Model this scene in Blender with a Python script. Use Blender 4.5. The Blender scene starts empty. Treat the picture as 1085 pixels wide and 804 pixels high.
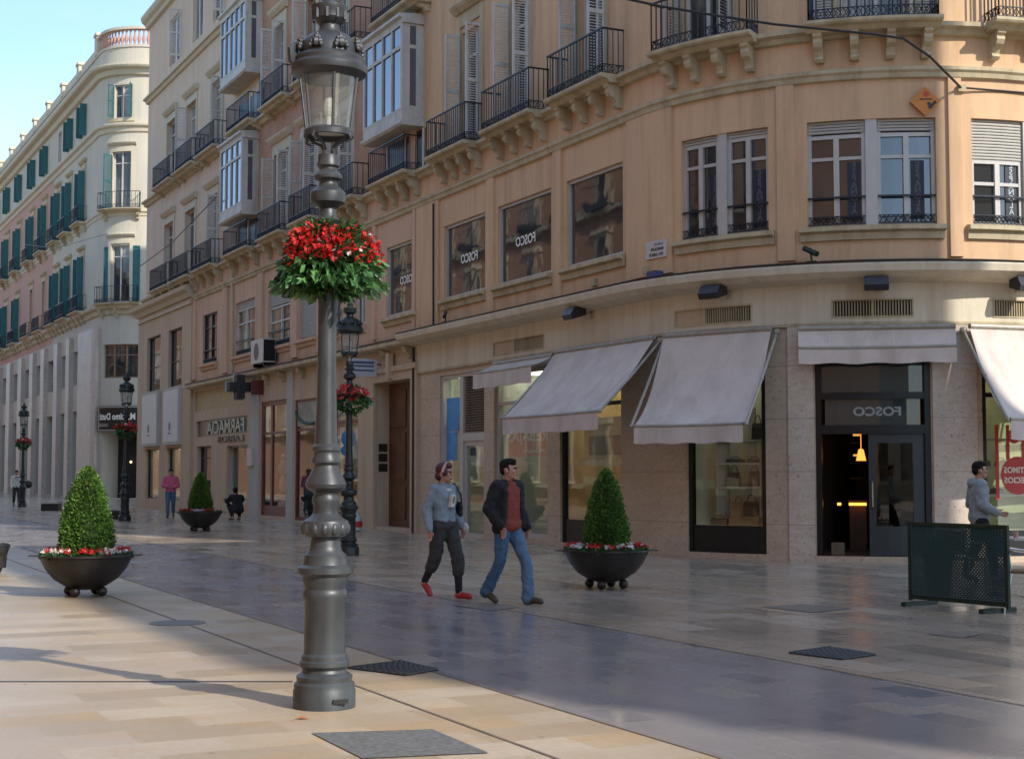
import bpy, math, random
from mathutils import Vector, Matrix
C=bpy.context; SC=C.scene; COL=SC.collection
R=math.radians
# ------------------------------------------------------------------ camera model (pixel units of the 1085x804 photograph)
F0=1600.; CX=542.5; CY=402.; CAMH=1.55
PITCH=math.atan(100/1600.); cp,sp=math.cos(PITCH),math.sin(PITCH)
def ray(x,y):
    a=(x-CX)/F0; b=(CY-y)/F0
    return (a, cp-b*sp, sp+b*cp)
def proj(X,Y,Z):
    z=Z-CAMH; d=Y*cp+z*sp; u=-Y*sp+z*cp
    return (CX+F0*X/d, CY-F0*u/d)
def ground(x,y,z=0.):
    r=ray(x,y); t=(z-CAMH)/r[2]; return (r[0]*t,r[1]*t)
class Path:
    """line of a facade: u<0 straight and away from the viewer, then an arc, then straight again; d is the distance out of the wall"""
    def __init__(s,x0,y0,head,rad,ang):
        s.x0,s.y0,s.h,s.R,s.ang=x0,y0,R(head),rad,R(ang); s.L=rad*s.ang
    def at(s,u):
        h=s.h
        if u<=0: return s.x0+u*math.sin(h), s.y0-u*math.cos(h), h
        v=min(u,s.L); a=h+v/s.R
        x=s.x0+s.R*(math.cos(h)-math.cos(a)); y=s.y0-s.R*(math.sin(a)-math.sin(h))
        if u>s.L: x+=(u-s.L)*math.sin(a); y-=(u-s.L)*math.cos(a)
        return x,y,a
    def P(s,u,z,d=0.):
        x,y,a=s.at(u); return (x-d*math.cos(a), y-d*math.sin(a), z)
    def steps(s,a,b):
        if b<=0 or a>=s.L: return [a,b]
        out=[a]; n=max(1,math.ceil((min(b,s.L)-max(a,0))/.28)); lo,hi=max(a,0),min(b,s.L)
        if a<0: out.append(0.)
        out+=[lo+(hi-lo)*i/n for i in range(1,n+1)]
        if b>s.L+1e-6: out.append(b)
        return out
M=Path(2.5059,29.7106,26.0175,5.5,90)
B=Path(-26.348,95.123,26.763,3.0,90)
def sx(px,z,d=0.,F=M,lo=-70.,hi=9.):
    for k in range(45):
        m=(lo+hi)/2
        if proj(*F.P(m,z,d))[0]<px: lo=m
        else: hi=m
    return (lo+hi)/2
# ------------------------------------------------------------------ mesh collector
class MB:
    def __init__(s): s.v=[];s.f=[];s.m=[]
    def add(s,vs,fs,mat=0):
        o=len(s.v); s.v+=[tuple(p) for p in vs]; s.f+=[tuple(i+o for i in f) for f in fs]; s.m+=[mat]*len(fs); return s
    def box(s,x0,x1,y0,y1,z0,z1,mat=0,M4=None):
        vs=[(x,y,z) for z in(z0,z1) for y in(y0,y1) for x in(x0,x1)]
        if M4 is not None: vs=[tuple(M4@Vector(v)) for v in vs]
        return s.add(vs,[(0,2,3,1),(4,5,7,6),(0,1,5,4),(2,6,7,3),(0,4,6,2),(1,3,7,5)],mat)
    def fbox(s,F,s0,s1,z0,z1,d0,d1,mat=0):
        return s.fprof(F,s0,s1,[(d0,z0),(d1,z0),(d1,z1),(d0,z1)],mat)
    def fprof(s,F,s0,s1,prof,mat=0):
        st=F.steps(s0,s1); n=len(prof); vs=[];fs=[]
        for u in st: vs+=[F.P(u,z,d) for d,z in prof]
        for i in range(len(st)-1):
            for k in range(n):
                a=i*n+k;b=i*n+(k+1)%n; fs.append((a,b,b+n,a+n))
        fs.append(tuple(range(n-1,-1,-1))); fs.append(tuple(range((len(st)-1)*n,len(st)*n)))
        return s.add(vs,fs,mat)
    def lathe(s,prof,cx=0,cy=0,n=24,mat=0,ph=0.,cap=True):
        vs=[];fs=[]
        for r,z in prof:
            for i in range(n):
                a=2*math.pi*i/n+ph; vs.append((cx+r*math.cos(a),cy+r*math.sin(a),z))
        for k in range(len(prof)-1):
            for i in range(n):
                j=(i+1)%n; fs.append((k*n+i,k*n+j,(k+1)*n+j,(k+1)*n+i))
        if cap and prof[0][0]>1e-4: fs.append(tuple(range(n-1,-1,-1)))
        if cap and prof[-1][0]>1e-4: fs.append(tuple(range((len(prof)-1)*n,len(prof)*n)))
        return s.add(vs,fs,mat)
    def tube(s,pts,r,n=8,mat=0,caps=True):
        pts=[Vector(p) for p in pts]; rs=r if isinstance(r,(list,tuple)) else [r]*len(pts)
        vs=[];fs=[]; t0=(pts[1]-pts[0]).normalized(); up=Vector((0,0,1)) if abs(t0.z)<.9 else Vector((1,0,0))
        nx=t0.cross(up).normalized()
        for i,p in enumerate(pts):
            t=(pts[min(i+1,len(pts)-1)]-pts[max(i-1,0)]).normalized()
            nx=(nx-t*nx.dot(t)).normalized(); ny=t.cross(nx)
            for k in range(n):
                a=2*math.pi*k/n; vs.append(p+(nx*math.cos(a)+ny*math.sin(a))*rs[i])
        for i in range(len(pts)-1):
            for k in range(n):
                j=(k+1)%n; fs.append((i*n+k,i*n+j,(i+1)*n+j,(i+1)*n+k))
        if caps: fs.append(tuple(range(n-1,-1,-1))); fs.append(tuple(range((len(pts)-1)*n,len(pts)*n)))
        return s.add(vs,fs,mat)
    def ball(s,c,r,n=12,m=8,mat=0):
        rx,ry,rz=(r,r,r) if not isinstance(r,(tuple,list)) else r
        vs=[(c[0],c[1],c[2]-rz)];fs=[]
        for j in range(1,m):
            t=-math.pi/2+math.pi*j/m
            for i in range(n):
                a=2*math.pi*i/n; vs.append((c[0]+rx*math.cos(t)*math.cos(a),c[1]+ry*math.cos(t)*math.sin(a),c[2]+rz*math.sin(t)))
        vs.append((c[0],c[1],c[2]+rz)); T=len(vs)-1
        for i in range(n):
            j=(i+1)%n; fs.append((0,1+j,1+i)); fs.append((T,1+(m-2)*n+i,1+(m-2)*n+j))
            for k in range(m-2): fs.append((1+k*n+i,1+k*n+j,1+(k+1)*n+j,1+(k+1)*n+i))
        return s.add(vs,fs,mat)
    def build(s,name,mats,parent=None,smooth=False,origin=None,fix=True):
        o0=Vector((0,0,0))
        if origin is not None: o0=Vector(origin)
        elif parent is not None: o0=wloc(parent)
        me=bpy.data.meshes.new(name); me.from_pydata([tuple(Vector(v)-o0) for v in s.v],[],s.f)
        if not isinstance(mats,(list,tuple)): mats=[mats]
        for m in mats: me.materials.append(m)
        if len(mats)>1:
            for p,i in zip(me.polygons,s.m): p.material_index=i
        me.update()
        if fix:
            import bmesh
            bm=bmesh.new(); bm.from_mesh(me); bmesh.ops.recalc_face_normals(bm,faces=bm.faces); bm.to_mesh(me); bm.free()
        if smooth:
            me.shade_smooth()
            if smooth!='all':
                try: me.set_sharp_from_angle(angle=R(35))
                except Exception: pass
        o=bpy.data.objects.new(name,me); COL.objects.link(o)
        if parent is not None: o.parent=parent
        if parent is None and origin is not None: o.location=origin
        return o
def wloc(o):
    p=Vector(o.location); q=o.parent
    while q is not None: p=p+Vector(q.location); q=q.parent
    return p
def tag(o,label,cat,group=None,kind=None):
    if label: o['label']=label
    if cat: o['category']=cat
    if group: o['group']=group
    if kind: o['kind']=kind
    return o
def thing(name,loc,label,cat,group=None):
    o=bpy.data.objects.new(name,None); COL.objects.link(o); o.location=loc; o.empty_display_size=.3
    return tag(o,label,cat,group)
def copy_tree(o,parent=None):
    c=o.copy(); COL.objects.link(c); c.parent=parent
    for ch in [x for x in bpy.data.objects if x.parent==o]: copy_tree(ch,c)
    return c
# ------------------------------------------------------------------ materials
def newmat(name):
    m=bpy.data.materials.new(name); m.use_nodes=True; nt=m.node_tree
    return m,nt,nt.nodes['Principled BSDF'],nt.nodes.new('ShaderNodeTexCoord')
def mixc(nt,fac,a,b,mode='MIX'):
    n=nt.nodes.new('ShaderNodeMix'); n.data_type='RGBA'; n.blend_type=mode
    for s,v in ((n.inputs[0],fac),(n.inputs[6],a),(n.inputs[7],b)):
        if hasattr(v,'is_linked') or hasattr(v,'links'): nt.links.new(v,s)
        elif isinstance(v,(tuple,list)): s.default_value=(*v[:3],1)
        else: s.default_value=v
    return n.outputs[2]
def noise(nt,co,scale,detail=4,rough=.55,stretch=None,lo=None,hi=None):
    if stretch:
        mp=nt.nodes.new('ShaderNodeMapping'); mp.inputs['Scale'].default_value=stretch; nt.links.new(co,mp.inputs[0]); co=mp.outputs[0]
    n=nt.nodes.new('ShaderNodeTexNoise'); n.inputs['Scale'].default_value=scale; n.inputs['Detail'].default_value=detail; n.inputs['Roughness'].default_value=rough
    nt.links.new(co,n.inputs['Vector']); out=n.outputs['Fac']
    if lo is not None:
        r=nt.nodes.new('ShaderNodeMapRange'); r.inputs[1].default_value=lo; r.inputs[2].default_value=hi; nt.links.new(out,r.inputs[0]); out=r.outputs[0]
    return out
def bump(nt,p,h,strength=.3,dist=.01):
    b=nt.nodes.new('ShaderNodeBump'); b.inputs['Strength'].default_value=strength; b.inputs['Distance'].default_value=dist
    nt.links.new(h,b.inputs['Height']); nt.links.new(b.outputs[0],p.inputs['Normal'])
def mul(c,k): return tuple(min(1,x*k) for x in c)
def plain(name,col,rough=.6,metal=0.,var=.18,scale=6.,bmp=.15,spec=None,dirt=None):
    m,nt,p,tc=newmat(name); co=tc.outputs['Object']
    f=noise(nt,co,scale,5,.6,None,.3,.7)
    c=mixc(nt,f,mul(col,1-var),mul(col,1+var))
    if dirt:
        g=noise(nt,co,1.1,6,.65,(1.6,1.6,.25),.48,.78); c=mixc(nt,g,c,dirt)
    nt.links.new(c,p.inputs['Base Color']); p.inputs['Roughness'].default_value=rough; p.inputs['Metallic'].default_value=metal
    if spec is not None: p.inputs['Specular IOR Level'].default_value=spec
    if bmp: bump(nt,p,noise(nt,co,scale*8,3),bmp,.004)
    return m
def stucco(name,col,dirt,amt=.55):
    m,nt,p,tc=newmat(name); co=tc.outputs['Object']
    c=mixc(nt,noise(nt,co,.35,5,.6,None,.3,.7),mul(col,.9),mul(col,1.08))
    c=mixc(nt,noise(nt,co,7,6,.7,None,.3,.75),c,mul(col,.92))
    g=noise(nt,co,1.4,7,.7,(1.8,1.8,.14),.44,.76)
    mm=nt.nodes.new('ShaderNodeMath'); mm.operation='MULTIPLY'; nt.links.new(g,mm.inputs[0]); mm.inputs[1].default_value=amt
    c=mixc(nt,mm.outputs[0],c,dirt)
    nt.links.new(c,p.inputs['Base Color']); p.inputs['Roughness'].default_value=.85; p.inputs['Specular IOR Level'].default_value=.25
    bump(nt,p,noise(nt,co,60,3),.25,.004)
    return m
def travertine(name,col):
    m,nt,p,tc=newmat(name); co=tc.outputs['Object']
    c=mixc(nt,noise(nt,co,.9,6,.6,None,.3,.7),mul(col,.82),mul(col,1.12))
    c=mixc(nt,noise(nt,co,5,6,.75,(1,1,2.5),.4,.75),c,mul((col[0],col[1]*.9,col[2]*.75),.8))
    h=noise(nt,co,17,5,.85,(1,1,.7),.57,.64)
    c=mixc(nt,h,c,mul(col,.38))
    # slab joints: horizontal ones every .95 m
    w=nt.nodes.new('ShaderNodeSeparateXYZ'); nt.links.new(co,w.inputs[0])
    a=nt.nodes.new('ShaderNodeMath'); a.operation='MULTIPLY_ADD'; a.inputs[1].default_value=1/.95; a.inputs[2].default_value=.33; nt.links.new(w.outputs[2],a.inputs[0])
    b=nt.nodes.new('ShaderNodeMath'); b.operation='FRACT'; nt.links.new(a.outputs[0],b.inputs[0])
    d=nt.nodes.new('ShaderNodeMath'); d.operation='LESS_THAN'; d.inputs[1].default_value=.012; nt.links.new(b.outputs[0],d.inputs[0])
    c=mixc(nt,d.outputs[0],c,mul(col,.5))
    nt.links.new(c,p.inputs['Base Color']); p.inputs['Roughness'].default_value=.5
    bump(nt,p,h,-.4,.004)
    return m
def brickwork(name):
    m,nt,p,tc=newmat(name); co=tc.outputs['UV']
    br=nt.nodes.new('ShaderNodeTexBrick'); nt.links.new(co,br.inputs['Vector'])
    br.inputs['Scale'].default_value=1; br.inputs['Brick Width'].default_value=.26; br.inputs['Row Height'].default_value=.075; br.inputs['Mortar Size'].default_value=.008
    br.inputs['Color1'].default_value=(.40,.185,.105,1); br.inputs['Color2'].default_value=(.31,.14,.085,1); br.inputs['Mortar'].default_value=(.40,.29,.21,1)
    c=mixc(nt,noise(nt,tc.outputs['Object'],.8,5,.6,None,.35,.75),br.outputs['Color'],(.47,.29,.18))
    nt.links.new(c,p.inputs['Base Color']); p.inputs['Roughness'].default_value=.85
    bump(nt,p,br.outputs['Fac'],-.4,.006)
    return m
def glossy_pane(name,dark=(.02,.025,.03),ior=1.9,curtain=None):
    m,nt,p,tc=newmat(name)
    if curtain:
        f=noise(nt,tc.outputs['Object'],.9,3,.5,(1,1,.2),.45,.6)
        nt.links.new(mixc(nt,f,dark,curtain),p.inputs['Base Color'])
    else: p.inputs['Base Color'].default_value=(*dark,1)
    p.inputs['Roughness'].default_value=.03; p.inputs['IOR'].default_value=ior
    bump(nt,p,noise(nt,tc.outputs['Object'],1.3,2),.12,.02)
    return m
def clear_glass(name,ior=1.6,tint=(.93,.96,.95),base=0.):
    m=bpy.data.materials.new(name); m.use_nodes=True; nt=m.node_tree; nt.nodes.clear()
    o=nt.nodes.new('ShaderNodeOutputMaterial'); t=nt.nodes.new('ShaderNodeBsdfTransparent'); g=nt.nodes.new('ShaderNodeBsdfGlossy'); x=nt.nodes.new('ShaderNodeMixShader'); f=nt.nodes.new('ShaderNodeLayerWeight'); pw=nt.nodes.new('ShaderNodeMath'); pw.operation='POWER'; pw.inputs[1].default_value=4.; nt.links.new(f.outputs['Facing'],pw.inputs[0])
    t.inputs[0].default_value=(*tint,1); g.inputs['Roughness'].default_value=.02; f.inputs[0].default_value=.5; F0r=((ior-1)/(ior+1))**2*1.8
    mr=nt.nodes.new('ShaderNodeMapRange'); mr.inputs[3].default_value=max(base,F0r); nt.links.new(pw.outputs[0],mr.inputs[0])
    tc=nt.nodes.new('ShaderNodeTexCoord'); b=nt.nodes.new('ShaderNodeBump'); b.inputs['Strength'].default_value=.08; b.inputs['Distance'].default_value=.02
    nt.links.new(noise(nt,tc.outputs['Object'],1.1,2),b.inputs['Height']); nt.links.new(b.outputs[0],g.inputs['Normal'])
    nt.links.new(mr.outputs[0],x.inputs[0]); nt.links.new(t.outputs[0],x.inputs[1]); nt.links.new(g.outputs[0],x.inputs[2]); nt.links.new(x.outputs[0],o.inputs[0])
    return m
def emit(name,col,st):
    m,nt,p,tc=newmat(name); p.inputs['Base Color'].default_value=(*col,1); p.inputs['Emission Color'].default_value=(*col,1); p.inputs['Emission Strength'].default_value=st
    return m
def leafmat(name,a,b,trans=.25,rough=.5):
    m,nt,p,tc=newmat(name)
    gi=nt.nodes.new('ShaderNodeNewGeometry'); r=gi.outputs['Random Per Island']
    c=mixc(nt,r,a,b); nt.links.new(c,p.inputs['Base Color']); p.inputs['Roughness'].default_value=rough
    t=nt.nodes.new('ShaderNodeBsdfTranslucent'); nt.links.new(c,t.inputs[0]); x=nt.nodes.new('ShaderNodeMixShader'); x.inputs[0].default_value=trans
    nt.links.new(p.outputs[0],x.inputs[1]); nt.links.new(t.outputs[0],x.inputs[2]); nt.links.new(x.outputs[0],nt.nodes['Material Output'].inputs[0])
    return m
def paving(name,bw,bh,cols,mort,rough=(.22,.42),off=.5,msize=.006,turn=False,veincol=(.5,.33,.16),vein=.4,spk=.25):
    """stone slabs: every slab takes its own tone from cols; veins and worn patches on top"""
    m,nt,p,tc=newmat(name); co=tc.outputs['Object']
    if turn:
        mp=nt.nodes.new('ShaderNodeMapping'); mp.inputs['Rotation'].default_value=(0,0,math.pi/2); nt.links.new(co,mp.inputs[0]); bc=mp.outputs[0]
    else: bc=co
    br=nt.nodes.new('ShaderNodeTexBrick'); nt.links.new(bc,br.inputs['Vector']); br.offset=off
    for k,v in (('Scale',1),('Brick Width',bw),('Row Height',bh),('Mortar Size',msize),('Mortar Smooth',.2),('Bias',0.)): br.inputs[k].default_value=v
    br.inputs['Color1'].default_value=(0,0,0,1); br.inputs['Color2'].default_value=(1,1,1,1); br.inputs['Mortar'].default_value=(.5,.5,.5,1)
    rp=nt.nodes.new('ShaderNodeValToRGB'); rp.color_ramp.interpolation='LINEAR'; e=rp.color_ramp.elements
    while len(e)<len(cols): e.new(.5)
    for k,c in enumerate(cols): e[k].position=k/(len(cols)-1); e[k].color=(*c,1)
    nt.links.new(br.outputs['Color'],rp.inputs[0]); c=rp.outputs[0]
    st=(1.6,.5,1) if turn else (.5,1.6,1)
    v=nt.nodes.new('ShaderNodeMath'); v.operation='MULTIPLY'; v.inputs[1].default_value=vein; nt.links.new(noise(nt,co,2.2,7,.7,st,.5,.75),v.inputs[0])
    c=mixc(nt,v.outputs[0],c,veincol)
    c=mixc(nt,noise(nt,co,.22,4,.6,None,.3,.75),c,mul(cols[0],.78))
    v2=nt.nodes.new('ShaderNodeMath'); v2.operation='MULTIPLY'; v2.inputs[1].default_value=spk; nt.links.new(noise(nt,co,18,6,.75,None,.45,.8),v2.inputs[0])
    c=mixc(nt,v2.outputs[0],c,mul(cols[0],.5))
    c=mixc(nt,noise(nt,co,5.5,3,.5,None,.70,.74),c,mul(cols[0],.55))
    c=mixc(nt,noise(nt,co,31,2,.5,None,.74,.77),c,mul(cols[0],.35))
    c=mixc(nt,br.outputs['Fac'],c,mort)
    nt.links.new(c,p.inputs['Base Color'])
    r=nt.nodes.new('ShaderNodeMapRange'); nt.links.new(noise(nt,co,.9,6,.7,None,.3,.7),r.inputs[0]); r.inputs[3].default_value=rough[0]; r.inputs[4].default_value=rough[1]
    r2=nt.nodes.new('ShaderNodeMath'); r2.operation='MULTIPLY_ADD'; r2.inputs[1].default_value=.12; nt.links.new(br.outputs['Color'],r2.inputs[0]); nt.links.new(r.outputs[0],r2.inputs[2])
    nt.links.new(r2.outputs[0],p.inputs['Roughness'])
    bump(nt,p,br.outputs['Fac'],-.3,.004)
    return m
SALMON=stucco('salmon_stucco',(.67,.445,.27),(.35,.235,.145),.75)
PINK=stucco('pink_stucco',(.63,.42,.29),(.26,.19,.15))
CREAMP=stucco('cream_pink_stucco',(.62,.48,.36),(.30,.24,.18),.4)
TRIM=stucco('yellowish_trim',(.53,.45,.30),(.17,.13,.07),.7)
PALE=stucco('pale_stucco',(.56,.50,.38),(.33,.28,.2),.3)
GREYST=stucco('grey_stucco',(.47,.46,.41),(.3,.28,.22),.3)
ROSE=stucco('rose_stucco',(.50,.29,.22),(.35,.22,.17),.3)
FASCIA=stucco('cream_fascia',(.66,.59,.46),(.36,.28,.18),.6)
BEIGEST=stucco('beige_stone',(.55,.42,.29),(.27,.2,.14),.5)
TRAV=travertine('travertine',(.53,.42,.32))
TRAVL=travertine('pale_travertine',(.58,.50,.42))
MARBLE=travertine('pale_marble',(.55,.48,.43))
BRICK=brickwork('red_brick')
IRON=plain('black_iron',(.018,.022,.032),.42,.3,.2,8,.1)
WOODW=plain('white_painted_wood',(.56,.54,.50),.55,0,.08,5,.1,dirt=(.28,.25,.2))
TEAL=plain('teal_shutter_paint',(.02,.115,.12),.6,0,.15,5,.1)
DARKFR=plain('dark_bronze_frame',(.012,.014,.016),.35,.4,.2,6,.05)
ALU=plain('white_aluminium',(.46,.44,.41),.4,.1,.06,4,.05)
ROLLER=plain('roller_blind',(.42,.40,.36),.55,0,.06,3,.05)
REDFR=plain('dark_red_frame',(.13,.018,.022),.4,0,.2,6,.05)
PANE=glossy_pane('window_pane',(.018,.022,.026),2.0,None)
PANEC=glossy_pane('curtained_pane',(.03,.032,.032),1.7,(.26,.25,.21))
BAYG=glossy_pane('bay_pane',(.03,.045,.08),2.6); BAYG.node_tree.nodes['Principled BSDF'].inputs['Specular Tint'].default_value=(.80,.88,1,1)  # blue put into base and specular to stand for reflected sky
CLEAR=clear_glass('shop_glass',1.42,(.92,.95,.92))
LAMPG=clear_glass('lantern_glass',1.5,(.80,.82,.80),.05)
_nt=LAMPG.node_tree; _o=_nt.nodes['Material Output']; _d=_nt.nodes.new('ShaderNodeBsdfDiffuse'); _d.inputs[0].default_value=(.42,.44,.44,1); _t2=_nt.nodes.new('ShaderNodeBsdfTranslucent'); _t2.inputs[0].default_value=(.35,.37,.37,1); _a=_nt.nodes.new('ShaderNodeAddShader'); _nt.links.new(_d.outputs[0],_a.inputs[0]); _nt.links.new(_t2.outputs[0],_a.inputs[1]); _x=_nt.nodes.new('ShaderNodeMixShader'); _x.inputs[0].default_value=.15; _s=_o.inputs[0].links[0].from_socket; _nt.links.new(_s,_x.inputs[1]); _nt.links.new(_a.outputs[0],_x.inputs[2]); _nt.links.new(_x.outputs[0],_o.inputs[0])
AWN=plain('awning_canvas',(.60,.52,.465),.9,0,.08,3,.2,dirt=(.44,.37,.32))
CABLE=plain('cable_rubber',(.012,.012,.014),.5)
DWOOD=plain('dark_wood',(.10,.034,.014),.45,0,.4,3,.2)
# ------------------------------------------------------------------ facade elements
def wall(F,name,mat,s0,s1,z0,z1,holes,parent,depth=.28,d=0.,bottom=False):
    """wall skin with real openings and reveals; UV = metres along the facade and up"""
    ss=set(F.steps(s0,s1)); zz={z0,z1}
    for h in holes:
        for a in h[:2]:
            if s0<a<s1: ss.add(a)
        for a in h[2:4]:
            if z0<a<z1: zz.add(a)
    ss=sorted(ss); zz=sorted(zz); vs=[];fs=[];uv=[]
    def q(pts,uvs):
        o=len(vs); vs.extend(pts); fs.append((o,o+1,o+2,o+3)); uv.extend(uvs)
    for i in range(len(ss)-1):
        if ss[i+1]-ss[i]<1e-5: continue
        ms=(ss[i]+ss[i+1])/2
        for j in range(len(zz)-1):
            mz=(zz[j]+zz[j+1])/2
            if any(h[0]<ms<h[1] and h[2]<mz<h[3] for h in holes): continue
            a,b,e,f=ss[i],ss[i+1],zz[j],zz[j+1]
            q([F.P(a,e,d),F.P(b,e,d),F.P(b,f,d),F.P(a,f,d)],[(a,e),(b,e),(b,f),(a,f)])
    for h in holes:
        a,b,e,f=h[:4]; dd=d-(h[4] if len(h)>4 else depth)
        e=max(e,z0); f=min(f,z1)
        q([F.P(a,e,d),F.P(a,f,d),F.P(a,f,dd),F.P(a,e,dd)],[(a,e),(a,f),(a+.3,f),(a+.3,e)])
        q([F.P(b,e,d),F.P(b,e,dd),F.P(b,f,dd),F.P(b,f,d)],[(b,e),(b+.3,e),(b+.3,f),(b,f)])
        st=F.steps(a,b)
        for i in range(len(st)-1):
            u,w=st[i],st[i+1]
            q([F.P(u,f,d),F.P(w,f,d),F.P(w,f,dd),F.P(u,f,dd)],[(u,f),(w,f),(w,f+.3),(u,f+.3)])
            if h[2]>z0+1e-6: q([F.P(u,e,d),F.P(u,e,dd),F.P(w,e,dd),F.P(w,e,d)],[(u,e),(u,e+.3),(w,e+.3),(w,e)])
    o0=wloc(parent); me=bpy.data.meshes.new(name); me.from_pydata([tuple(Vector(v)-o0) for v in vs],[],fs)
    l=me.uv_layers.new(name='uv')
    for i,c in enumerate(uv): l.data[i].uv=c
    me.materials.append(mat); o=bpy.data.objects.new(name,me); COL.objects.link(o); o.parent=parent
    return o
def win(F,P,s0,s1,z0,z1,d=-.2,fr=ALU,pane=PANE,fw=.06,cols=2,transom=.3,name='window',split=None,blind=0.,guard=False,smat=None):
    """casement window set d behind the wall face. split: position of a heavy mullion making two windows"""
    f=MB(); g=MB()
    parts=[(s0,s1)] if not split else [(s0,(s0+s1)/2-split/2),((s0+s1)/2+split/2,s1)]
    if split: f.fbox(F,(s0+s1)/2-split/2,(s0+s1)/2+split/2,z0,z1,d-.03,d+.1)
    root_s=[]
    for a,b in parts:
        zt=z1-blind*(z1-z0)
        for u,v in ((a,a+fw),(b-fw,b)): f.fbox(F,u,v,z0,z1,d-.03,d+.04)
        f.fbox(F,a+fw,b-fw,z0,z0+fw,d-.03,d+.04); f.fbox(F,a+fw,b-fw,zt-fw,zt,d-.03,d+.04)
        for i in range(1,cols):
            c=a+(b-a)*i/cols; f.fbox(F,c-fw*.7,c+fw*.7,z0+fw,zt-fw,d-.028,d+.05)
        if transom: z=zt-transom*(z1-z0)*.9; f.fbox(F,a+fw,b-fw,z-.03,z+.03,d-.026,d+.034)
        g.fbox(F,a+fw*.5,b-fw*.5,z0+fw*.5,zt-fw*.5,d-.02,d-.01)
    o=f.build(name,fr,P); g.build('pane',pane,o)
    if blind:
        r=MB()
        for a,b in parts:
            zt=z1-blind*(z1-z0); z=z1-.002
            while z>zt+.03: r.fprof(F,a+.02,b-.02,[(d+.01,z-.052),(d+.055,z-.048),(d+.062,z-.03),(d+.05,z-.006),(d+.01,z-.004)]); z-=.056
        r.build('roller_shutter',ROLLER,o)
    if guard:
        r=MB()
        for a,b in parts: railmesh(r,F,a+.03,b-.03,z0+.02,.52,d+.08,d+.085,sides=False,band=.16,bar=.0)
        r.build('window_guard',IRON,o)
    return o
def bar(mb,F,s,z0,z1,d,w=.009):
    x,y,a=F.at(s); p=F.P(s,0,d)
    mb.box(p[0]-w,p[0]+w,p[1]-w,p[1]+w,z0,z1)
def railmesh(mb,F,s0,s1,z,h,d0,d1,sides=True,band=.2,bar=.125,w=.011):
    """iron railing: bars, handrail, and a band of crossed scrollwork at the foot"""
    def run(P0,L):
        n=max(2,round(L/(bar or .2)))
        if bar:
            for i in range(n+1):
                p=P0(i/n); mb.box(p[0]-w,p[0]+w,p[1]-w,p[1]+w,z+.02,z+h-.02)
        if band:
            m=max(2,round(L/.16))
            for i in range(m):
                p=Vector(P0(i/m)); q=Vector(P0((i+1)/m)); c=(p+q)/2
                for zz in (0,):
                    a=z+.035; b=z+band-.005
                    mb.tube([(p.x,p.y,a),(c.x,c.y,b),(q.x,q.y,a)],.008,4); mb.tube([(p.x,p.y,b),(c.x,c.y,a),(q.x,q.y,b)],.008,4)
                mb.tube([(c.x,c.y,a),(q.x,q.y,(a+b)/2),(c.x,c.y,b)],.007,4)
    run(lambda t:F.P(s0+(s1-s0)*t,0,d1),s1-s0)
    if sides:
        for s in (s0,s1): run(lambda t,s=s:F.P(s,0,d0+(d1-d0)*t),d1-d0)
    for za,zb,e in ((z+h-.03,z+h,.022),(z+.015,z+.035,.012))+(((z+band-.008,z+band+.008,.012),) if band else ()):
        mb.fbox(F,s0-e,s1+e,za,zb,d1-e,d1+e)
        if sides:
            for s in (s0,s1): mb.fbox(F,s-e,s+e,za,zb,d0,d1-e)
def corbelprof(z,d,h):
    return [(0,z),(d*.92,z),(d*.95,z-h*.12),(d*.8,z-h*.2),(d*.86,z-h*.34),(d*.74,z-h*.5),(d*.45,z-h*.62),(d*.34,z-h*.78),(d*.42,z-h*.9),(d*.3,z-h),(0,z-h)]
def balcony(F,P,s0,s1,z,d1=.5,ncorb=4,h=.95,band=.2,slabmat=TRIM,bar=.13,cw=.145,ch=.48,name='balcony'):
    e=.07; m=MB()
    m.fprof(F,s0-e,s1+e,[(0.,z-.17),(d1*.72,z-.17),(d1*.86,z-.1),(d1+e*.6,z-.085),(d1+e,z-.05),(d1+e,z),(0.,z)])
    b=m.build(name,slabmat,P)
    r=MB(); railmesh(r,F,s0,s1,z,h,0.,d1,True,band,bar); r.build('railing',IRON,b)
    for i in range(ncorb):
        c=s0+.12+(s1-s0-.24)*i/(ncorb-1); k=MB(); k.fprof(F,c-cw/2,c+cw/2,corbelprof(z-.172,d1*.8,ch)); k.build('corbel',slabmat,b)
    return b
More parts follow.
